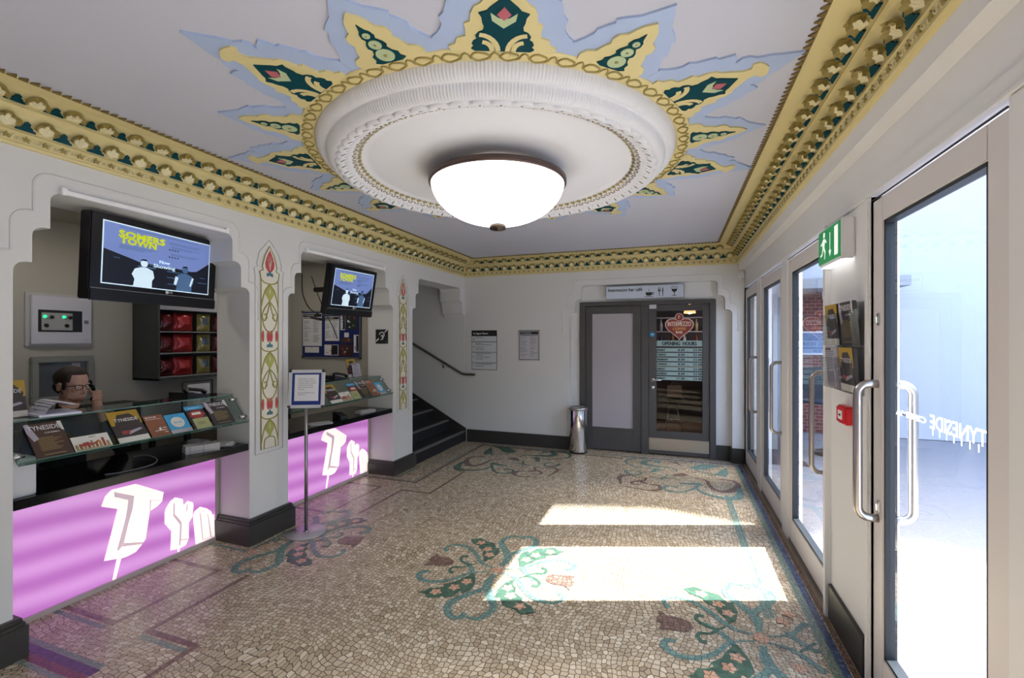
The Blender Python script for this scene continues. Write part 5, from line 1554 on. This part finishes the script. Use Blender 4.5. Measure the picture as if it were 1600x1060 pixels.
# telephones
def phone(x, y, z, rz, label):
    t = thing('desk_phone', label, 'telephone', (x, y, z), (0, 0, rz))
    m = MB(); m.prism([(-.09, -.08, 0), (.09, -.08, 0), (.09, -.08, .012), (-.09, -.08, .045)], (0, .16, 0)); m.build('body', [BLACK], t)
    m = MB(); m.tube([(-.085, -.05, .055), (-.06, -.05, .068), (.06, -.05, .046), (.085, -.05, .028)], [.02, .012, .012, .02], 10); m.build('handset', [BLACKG], t)
    m = MB()
    for a in range(3):
        for b_ in range(4): m.bbox(-.05 + b_ * .025, -.035 + b_ * .025, .0 + a * .022, .015 + a * .022, .03 - b_ * .004, .045 - b_ * .004, .002)
    m.build('keypad', [GREYP], t)
phone(-3.36, 2.33, 1.172, R(100), 'black desk telephone on the glass pane at the right of the nearer counter')
phone(-3.38, 3.90, 1.172, R(80), 'black desk telephone on top of the farther glass shelf')
# things on the counters
m = MB(); m.bbox(-.16, .14, -.06, .05, 0, .20, .004); m.bbox(-.12, .10, .0505, .052, .06, .15, .0005, 1)
t = solo(m, 'box_file', [mat('box_white', '#c9cace', .5), GREYP], 'white box standing at the left end of the nearer counter', 'box', loc=(-3.30, 1.345, .785))
BKC = mat('booklet_grey_white', '#b9b6b6', .6)
for q in range(7):
    m = MB(); m.bbox(-.105, .105, -.05, .05, 0, .0075, .001, 0)
    for z_ in (0.5,): m.box(-.08, -.075, -.0512, -.0498, .001, .0068, 1); m.box(.0, .005, -.0512, -.0498, .001, .0068, 1)
    rr = random.Random(q)
    solo(m, 'booklet', [BKC, GREYP], 'grey white booklet in the neat pile on the nearer counter', 'booklet', 'booklets piled on the nearer counter', loc=(-3.235 + rr.uniform(-.003, .003), 2.33, .7852 + q * .0077), rot=(0, 0, R(66 + rr.uniform(-1, 1))))
for q, (dx, dy, an, lb) in enumerate(((0, .0, 38, 'white booklet fanned beside the pile on the nearer counter, lowest of three'), (.01, -.01, 30, 'white booklet fanned beside the pile on the nearer counter, middle of three'), (-.02, .0, 20, 'white booklet fanned beside the pile on the nearer counter, topmost of three'))):
    m = MB(); m.bbox(-.105, .105, -.05, .05, 0, .008, .001, 0)
    solo(m, 'booklet', [BKC], lb, 'booklet', loc=(-3.27 + dx, 2.485 + dy, .7852 + q * .0085), rot=(0, 0, R(an)))
m = MB(); m.tube(spline([(-3.20, 1.72, .79), (-3.16, 1.80, .789), (-3.17, 1.95, .789), (-3.28, 2.06, .789), (-3.42, 2.08, .80), (-3.46, 2.02, .80)], 6), .0035, 6)
solo(m, 'cable', [mat('grey_cable', '#77777c', .5)], 'thin grey cable looping over the nearer black counter', 'cable')
t = thing('card_terminal', 'black card terminal on the farther counter', 'card reader', (-3.25, 3.80, .785), (0, 0, R(70)))
m = MB(); m.prism([(-.04, -.08, 0), (-.04, .08, 0), (-.04, .08, .06), (-.04, -.08, .025)], (.08, 0, 0)); m.build('body', [BLACK], t)
m = MB(); m.box(-.03, .03, .02, .06, .0615, .063); m.build('display', [mat('terminal_display', '#6f7a78', .3)], t)
t = thing('till_screen', 'dark flat till screen standing behind the farther counter glass', 'monitor', (-3.62, 3.3, .785), (0, 0, R(80)))
m = MB(); m.bbox(-.17, .17, -.015, .015, .09, .33, .006); m.build('display', [BLACK], t)
m = MB(); m.bbox(-.09, .09, -.07, .07, 0, .012, .004); m.bbox(-.025, .025, 0, .02, .01, .12, .003); m.build('stand', [BLACK], t)
m = MB()
for q in range(5): m.bbox(-.10 + .004 * q, .10 + .002 * q, -.05, .05, .006 * q, .006 * q + .0055, .001)
solo(m, 'booklet_stack', [BKC], 'flat pile of pale booklets at the right of the farther counter', 'booklets', loc=(-3.22, 4.16, .7852), rot=(0, 0, R(75)))
m = MB(); m.bbox(-.10, .10, -.07, .07, 0, .004, .001); m.bbox(-.08, .11, -.05, .08, .004, .008, .001)
solo(m, 'paper_stack', [mat('soft_paper', '#b5b3b8', .6)], 'loose papers on the farther counter beside the notice stand', 'paper', loc=(-3.2, 3.46, .7852), rot=(0, 0, R(60)))

# ============================================================ BOOTH BACK WALL
t = thing('control_panel', 'white wall box with black window and two green lights, behind the seated man', 'control panel', (BX, 2.35, 1.56))
m = MB(); m.bbox(0, .02, -.22, .225, -.02, .425, .003); m.build('back_frame', [mat('panel_frame_grey', '#bdbcc0', .5)], t)
m = MB(); m.bbox(.02, .05, -.195, .21, 0, .40, .004); dr = m.build('door', [mat('panel_white', '#cfcfda', .4)], t)
m = MB(); m.box(.05, .052, -.155, .14, .10, .285, 0); m.box(.052, .056, -.135, .07, .115, .262, 1)
for y, z in ((-.115, .225), (.0, .225)): m.lathe([(.001, .009), (.014, .007), (.016, 0)], (.055, y + .02, z), 16, 2, axis='x')
for y, z in ((-.07, .225), (.055, .225), (-.105, .155), (.03, .155)): m.lathe([(.001, .014), (.012, .013), (.016, 0)], (.055, y, z), 16, 0, axis='x')
m.build('control_window', [BLACK, mat('control_plate_grey', '#a8a8a6', .5)], dr)
m = MB()
for y in (-.115, .012): m.lathe([(.001, .012), (.010, .009), (.013, 0)], (.057, y, .228), 16, 0, axis='x')
m.build('indicator_light', [mat('green_light', '#20d080', .4, emit=1.6, var=0, ecol='#25e090')], dr)
m = MB(); m.bbox(.05, .058, .155, .185, .175, .205, .002); m.build('lock', [GREYP], dr)
t = thing('hatch_window', 'small grey framed dark window below the control panel', 'window', (BX, 2.375, 1.06))
m = MB()
for a in ((-.215, -.165, .05, .34), (.165, .215, .05, .34), (-.215, .215, .34, .39), (-.215, .215, 0, .05)): m.bbox(0, .035, a[0], a[1], a[2], a[3], .006)
m.build('frame', [mat('hatch_frame_grey', '#8e908c', .5)], t)
m = MB(); m.box(.004, .012, -.17, .17, .04, .345, 0); m.box(.012, .014, .06, .12, .20, .33, 1); m.build('pane', [mat('hatch_dark', '#55585c', .2, var=.3, scale=6), mat('hatch_light', '#a39fa6', .4)], t)
t = thing('back_desk', 'long black back desk with rounded end in the nearer ticket booth', 'desk', (-4.8, 1.7, 0))
m = MB(); m.bbox(-4.995, -4.62, .35, 2.86, .975, 1.012, .016); m.build('desk_top', [BLACK], t, world=True)
for yy in (.4, 2.76): m = MB(); m.box(-4.99, -4.68, yy, yy + .04, 0, .976); m.build('leg', [BLACK], t, world=True)
t = thing('snack_cabinet', 'dark grey open cabinet full of crisp bags on the booth back wall', 'cabinet', (-4.82, 3.34, 1.20))
CAB = mat('cabinet_dark_grey', '#3f4342', .6)
cx0, cx1, cy0, cy1, cz0, cz1 = BX + .003, -4.63, 2.915, 3.80, 1.20, 2.12
m = MB(); m.bbox(cx0, cx1, cy0, cy0 + .02, cz0, cz1, .002); m.bbox(cx0, cx1, cy1 - .02, cy1, cz0, cz1, .002); m.bbox(cx0, cx1, cy0, cy1, cz1 - .02, cz1, .002); m.box(cx0, cx0 + .01, cy0, cy1, cz0, cz1)
m.bbox(cx0, cx1, cy0, cy1, cz0, cz0 + .02, .002)
m.build('carcass', [CAB], t, world=True)
m = MB(); m.bbox(cx1 - .02, cx1, cy0 + .02, cy1 - .02, cz1 - .235, cz1 - .02, .002); m.build('header_board', [mat('header_pale', '#a9a8b0', .5)], t, world=True)
for z in (1.225, 1.455, 1.665):
    m = MB(); m.box(cx0 + .01, cx1 - .005, cy0 + .02, cy1 - .02, z, z + .010); m.build('shelf', [mat('shelf_grey', '#8f8c8c', .4)], t, world=True)
def bag(kind, w, h, loc, label):
    cA = {'red': ('#8f1f24', '#b5383a'), 'maroon': ('#4a1016', '#6b1a20'), 'gold': ('#8d8350', '#55616b')}[kind]
    m = MB(); n, k_ = 12, 10; vs = []
    for sgn in (1, -1):
        for i in range(n + 1):
            for j in range(k_ + 1):
                u, v = i / n, j / k_
                b_ = (sin(PI * u) ** .55) * (sin(PI * v) ** .45) * .035
                b_ += .004 * sin(u * 23 + kind.__len__()) * sin(v * 17) * sin(PI * u) * sin(PI * v)
                vs.append((sgn * b_, (u - .5) * w * (1 - .06 * sin(PI * v)), v * h))
    N_ = (n + 1) * (k_ + 1)
    for s_ in (0, 1):
        for i in range(n):
            for j in range(k_):
                a = s_ * N_ + i * (k_ + 1) + j
                m.f.append([a, a + k_ + 1, a + k_ + 2, a + 1]); m.m.append(1 if (.35 < j / k_ < .8 and .2 < i / n < .75) else 0); m.s.append(True)
    m.v = vs
    return solo(m, 'crisp_bag', [mat('foil_%s' % kind, cA[0], .18, metal=.35, var=.3, scale=30), mat('foil_%s_print' % kind, cA[1], .2, metal=.3, var=.5, scale=60)], label, 'crisp bag', 'crisp bags in the dark grey cabinet', loc=loc)
rows = {0: 'top', 1: 'middle', 2: 'lowest'}
for r_, z in enumerate((1.676, 1.466, 1.236)):
    for c_, (kd, y, w_) in enumerate((('maroon', 3.022, .15), ('red', 3.19, .20), ('red', 3.215, .20), ('gold', 3.40, .15), ('maroon', 3.57, .15))):
        bag(kd, w_, .185, (-4.69 - (.07 if c_ == 2 else 0), y, z), ('%s crisp bag, %s on the %s shelf of the dark cabinet' % ({'maroon': 'dark maroon', 'red': 'red', 'gold': 'gold'}[kd], ['first', 'second', 'second, behind another', 'third', 'last'][c_], rows[r_])))
t = thing('paper_holder', 'wire holder with a printed sheet below the snack cabinet', 'paper holder', (-4.6, 3.25, .83))
m = MB(); m.tube([(0, -.13, 0), (0, -.13, .34), (0, .18, .34), (0, .18, 0)], .007, 8); m.tube([(0, -.13, .05), (0, .18, .05)], .006, 8); m.build('wire_frame', [BLACK], t)
m = MB(); poster_face(m, -.10, .13, .06, .31, 0, 5, False, 2); m.v = [(-y + .004, x + .02, z) for x, y, z in m.v]; m.build('sheet', [WHITEP, INK, GREYP], t)
m = MB(); m.bbox(-4.995, -4.3, 2.9, 4.3, .78, .82, .006); m.box(-4.9, -4.86, 3.0, 3.04, 0, .78); m.box(-4.9, -4.86, 4.2, 4.24, 0, .78); m.box(-4.4, -4.36, 3.0, 3.04, 0, .78); m.box(-4.4, -4.36, 4.2, 4.24, 0, .78)
solo(m, 'side_table', [mat('table_dark', '#2a2a2c', .5)], 'dark side table under the snack cabinet in the booth', 'table')

# ============================================================ THE MAN ON THE TELEPHONE
PX, PY, HD = -3.86, 1.872, R(8)
man = thing('person', 'bearded person with glasses and black shirt on the phone behind the nearer counter', 'person', (PX, PY, 0), (0, 0, HD))
SKIN = mat('skin', '#b88f7c', .5, var=.05, scale=20); HAIRM = mat('dark_brown_hair', '#22150f', .7, var=.3, scale=120); STUB = mat('stubble', '#7a5344', .6, var=.2, scale=150); SHIRT = mat('black_shirt', '#131316', .85, var=.15, scale=10); TROU = mat('dark_trousers', '#1d2026', .85)
def capsule(m, a, b_, r0, r1, n=12):
    A_, B_ = Vector(a), Vector(b_); k_ = 6; pts = []; rs = []
    d = (B_ - A_); L_ = d.length; d.normalize()
    for i in range(4): q = PI / 2 * i / 4; pts.append(A_ - d * r0 * cos(q)); rs.append(max(.0005, r0 * sin(q)))
    for i in range(k_ + 1): pts.append(A_ + (B_ - A_) * i / k_); rs.append(r0 + (r1 - r0) * i / k_)
    for i in range(1, 5): q = PI / 2 * i / 4; pts.append(B_ + d * r1 * sin(q)); rs.append(max(.0005, r1 * cos(q)))
    m.tube(pts, rs, n)
def remesh(o, vox, sm=6):
    r_ = o.modifiers.new('remesh', 'REMESH'); r_.mode = 'VOXEL'; r_.voxel_size = vox; r_.use_smooth_shade = True
    s_ = o.modifiers.new('smooth', 'SMOOTH'); s_.iterations = sm; s_.factor = .5
    return o
HZ = 1.285; yaw = R(6)
HM = Matrix.Translation((.03, .0, HZ)) @ Matrix.Rotation(yaw, 4, 'Z') @ Matrix.Rotation(R(6), 4, 'Y')
def hp(x, y, z): return tuple(HM @ Vector((x, y, z)))
body = MB()
def hell(mb_, c_, r, **k): mb_.ell(hp(*c_), r, M=HM.to_3x3(), **k)
hell(body, (-.015, 0, .035), (.096, .076, .088), n=24, m=16)
hell(body, (.022, 0, -.03), (.062, .060, .085), n=20, m=14)
hell(body, (.040, 0, -.082), (.036, .036, .026), n=16, m=10)      # chin
for s_ in (1, -1):
    hell(body, (.010, s_ * .048, -.055), (.040, .018, .035), n=14, m=10)   # jaw
    hell(body, (.058, s_ * .034, -.018), (.022, .020, .018), n=12, m=8)   # cheek
    hell(body, (-.012, s_ * .078, -.005), (.018, .008, .030), n=12, m=10)   # ear
    hell(body, (.076, s_ * .012, -.034), (.010, .009, .008), n=10, m=8)    # nostril
    hell(body, (.070, s_ * .028, .018), (.014, .024, .008), n=12, m=8)    # brow
capsule(body, hp(.072, 0, .012), hp(.092, 0, -.028), .008, .012)
hell(body, (.072, 0, -.058), (.012, .024, .006), n=12, m=8)
hell(body, (.070, 0, -.068), (.012, .020, .007), n=12, m=8)
capsule(body, hp(-.012, 0, -.05), (-.02, 0, 1.09), .054, .056)
# torso, arms, legs
capsule(body, (-.03, 0, 1.03), (-.05, 0, .86), .10, .105); capsule(body, (-.05, 0, .86), (-.08, 0, .62), .105, .115)
capsule(body, (-.02, -.15, 1.035), (-.02, .15, 1.035), .058, .058)
LS, LE, LW = (-.01, .175, 1.03), (.145, .215, .835), (.085, .118, 1.115)
RS, RE, RW = (-.01, -.175, 1.03), (-.02, -.225, .76), (.13, -.12, .70)
for s_, e_, w_ in ((LS, LE, LW), (RS, RE, RW)):
    capsule(body, s_, e_, .050, .040); capsule(body, e_, w_, .040, .026)
for s_ in (1, -1):
    capsule(body, (-.06, s_ * .09, .62), (.22, s_ * .11, .60), .085, .060)
    capsule(body, (.22, s_ * .11, .60), (.16, s_ * .11, .14), .058, .040)
    capsule(body, (.14, s_ * .11, .09), (.28, s_ * .12, .065), .042, .032)
# left hand closed round the handset at the ear: palm, four bent fingers, thumb
capsule(body, LW, (.078, .108, 1.175), .026, .030); capsule(body, (.062, .112, 1.165), (.092, .112, 1.20), .022, .024)
for q, (z, l) in enumerate(((1.228, .030), (1.212, .034), (1.194, .032), (1.176, .026))):
    a = (.088, .118, z - .004); b_ = (.108, .112, z + .006); c_ = (.112, .088, z + .010); d_ = (.100, .072, z + .008)
    capsule(body, a, b_, .0092, .0088, 10); capsule(body, b_, c_, .0088, .008, 10); capsule(body, c_, d_, .008, .007, 10)
capsule(body, (.060, .110, 1.180), (.050, .102, 1.215), .012, .010, 10); capsule(body, (.050, .102, 1.215), (.058, .088, 1.240), .010, .008, 10)
# right hand resting on the thigh
HX, HZ2 = -.15, -.115
capsule(body, RW, (.34 + HX, -.105, .812 + HZ2), .024, .028)
for q in range(4): capsule(body, (.345 + HX, -.125 + .017 * q, .812 + HZ2), (.395 + HX, -.118 + .017 * q, .804 + HZ2), .0092, .008, 10); capsule(body, (.395 + HX, -.118 + .017 * q, .804 + HZ2), (.42 + HX, -.112 + .016 * q, .796 + HZ2), .008, .007, 10)
capsule(body, (.32 + HX, -.085, .812 + HZ2), (.352 + HX, -.062, .803 + HZ2), .011, .009, 10)
bo = body.build('body', [SKIN], man)
remesh(bo, .0042, 4)
# face details as children of the body
m = MB()
hell(m, (-.020, 0, .050), (.101, .0805, .084), n=28, m=18)
v2 = []
Hi = HM.inverted()
for v in m.v:
    l = Hi @ Vector(v)
    # hairline: pull anything in front of or below the hair inside the skull
    if l.x > .058 - .5 * abs(l.y) * .3 and l.z < .082 or l.z < (.0 if l.x > -.02 else -.045): l = Vector((l.x * .86, l.y * .86, l.z * .9 - .004))
    else: l = l + Vector((0, 0, .004 * sin(60 * l.x) * sin(50 * l.y)))
    v2.append(tuple(HM @ l))
m.v = v2
hell(m, (-.06, 0, -.01), (.052, .066, .055), n=20, m=12)
for s_ in (1, -1): hell(m, (.018, s_ * .070, .012), (.016, .006, .034), n=10, m=8)
hr = m.build('hair', [HAIRM], bo)
m = MB()
hell(m, (.043, 0, -.082), (.0365, .038, .024), n=18, m=10)
for s_ in (1, -1):
    capsule(m, hp(-.004, s_ * .061, -.030), hp(.020, s_ * .047, -.072), .010, .0145); capsule(m, hp(.020, s_ * .047, -.072), hp(.052, s_ * .016, -.090), .0145, .016)
hell(m, (.079, 0, -.046), (.0065, .024, .005), n=12, m=8)
remesh(m.build('beard', [STUB], bo), .004, 3)
m = MB()
for s_ in (1, -1):
    hell(m, (.066, s_ * .030, .000), (.011, .013, .0095), n=14, m=10, mi=0); hell(m, (.0735, s_ * .029, -.001), (.004, .0055, .0055), n=10, m=8, mi=1)
m.build('eyes', [mat('eye_white', '#d8d2cc', .3), mat('eye_dark', '#1c1512', .2)], bo)
m = MB()
for s_ in (1, -1):
    pts = [hp(.086, s_ * (.032 + .024 * sx * (1 if True else 1)), z) for sx, z in ((-.9, .012), (-.3, .015), (.4, .015), (1, .010), (1, -.010), (.5, -.017), (-.4, -.017), (-.95, -.008))]
    m.tube(pts, .0022, 6, 0, closed=True)
    m.tube([hp(.084, s_ * .056, .008), hp(.04, s_ * .078, .008), hp(-.01, s_ * .083, .006), hp(-.02, s_ * .083, -.01)], .0024, 6)
m.tube([hp(.086, -.011, .006), hp(.090, 0, .010), hp(.086, .011, .006)], .0022, 6)
m.build('glasses', [mat('glasses_frame', '#101012', .25)], bo)
m = MB()
capsule(m, (-.03, 0, 1.02), (-.05, 0, .86), .112, .118, 20); capsule(m, (-.05, 0, .86), (-.08, 0, .64), .118, .128, 20)
capsule(m, (-.02, -.155, 1.035), (-.02, .155, 1.035), .066, .066, 16); capsule(m, (-.03, -.10, .97), (-.03, .10, .97), .095, .095, 16)
capsule(m, (-.018, 0, 1.14), (-.018, 0, 1.05), .060, .088, 20)
for s_, e_, w_ in ((LS, LE, LW), (RS, RE, RW)):
    E_ = Vector(e_); W_ = E_ + (Vector(w_) - E_) * .62
    capsule(m, s_, e_, .060, .050, 14); capsule(m, e_, tuple(W_), .050, .038, 14)
remesh(m.build('shirt', [SHIRT], bo), .007, 6)
m = MB()
for s_ in (1, -1): capsule(m, (-.06, s_ * .09, .62), (.22, s_ * .11, .60), .095, .070, 14); capsule(m, (.22, s_ * .11, .60), (.16, s_ * .11, .16), .068, .052, 14)
remesh(m.build('trousers', [TROU], bo), .009, 4)
m = MB()
for s_ in (1, -1): capsule(m, (.13, s_ * .11, .055), (.27, s_ * .12, .045), .05, .042, 14)
for i, v in enumerate(m.v): m.v[i] = (v[0], v[1], max(v[2], .002))
m.build('shoes', [BLACK], bo)
t = thing('telephone_receiver', 'black telephone receiver held to the ear by the seated person', 'telephone', (PX, PY, HZ), (0, 0, HD))
m = MB(); m.tube([(.012, .096, .012), (.022, .102, .012), (.045, .112, -.025), (.075, .102, -.075), (.088, .080, -.108)], [.016, .020, .011, .011, .017], 12)
m.build('receiver_body', [BLACKG], t)
t = thing('swivel_chair', 'black swivel chair under the seated person', 'chair', (PX - .06, PY, 0), (0, 0, HD))
m = MB(); m.bbox(-.22, .22, -.23, .23, .45, .525, .02); m.build('seat', [mat('chair_black', '#161618', .8)], t)
m = MB(); m.bbox(-.27, -.22, -.20, .20, .62, .98, .02); m.bbox(-.25, -.20, -.03, .03, .45, .70, .005); m.build('backrest', [mat('chair_black', '#161618', .8)], t)
m = MB(); m.tube([(0, 0, .45), (0, 0, .08)], .025, 12)
for q in range(5):
    a = 2 * PI * q / 5; m.tube([(0, 0, .09), (.27 * cos(a), .27 * sin(a), .05)], .015, 8); m.ell((.27 * cos(a), .27 * sin(a), .026), (.025, .025, .026), 10, 6)
m.build('star_base', [BLACK], t)
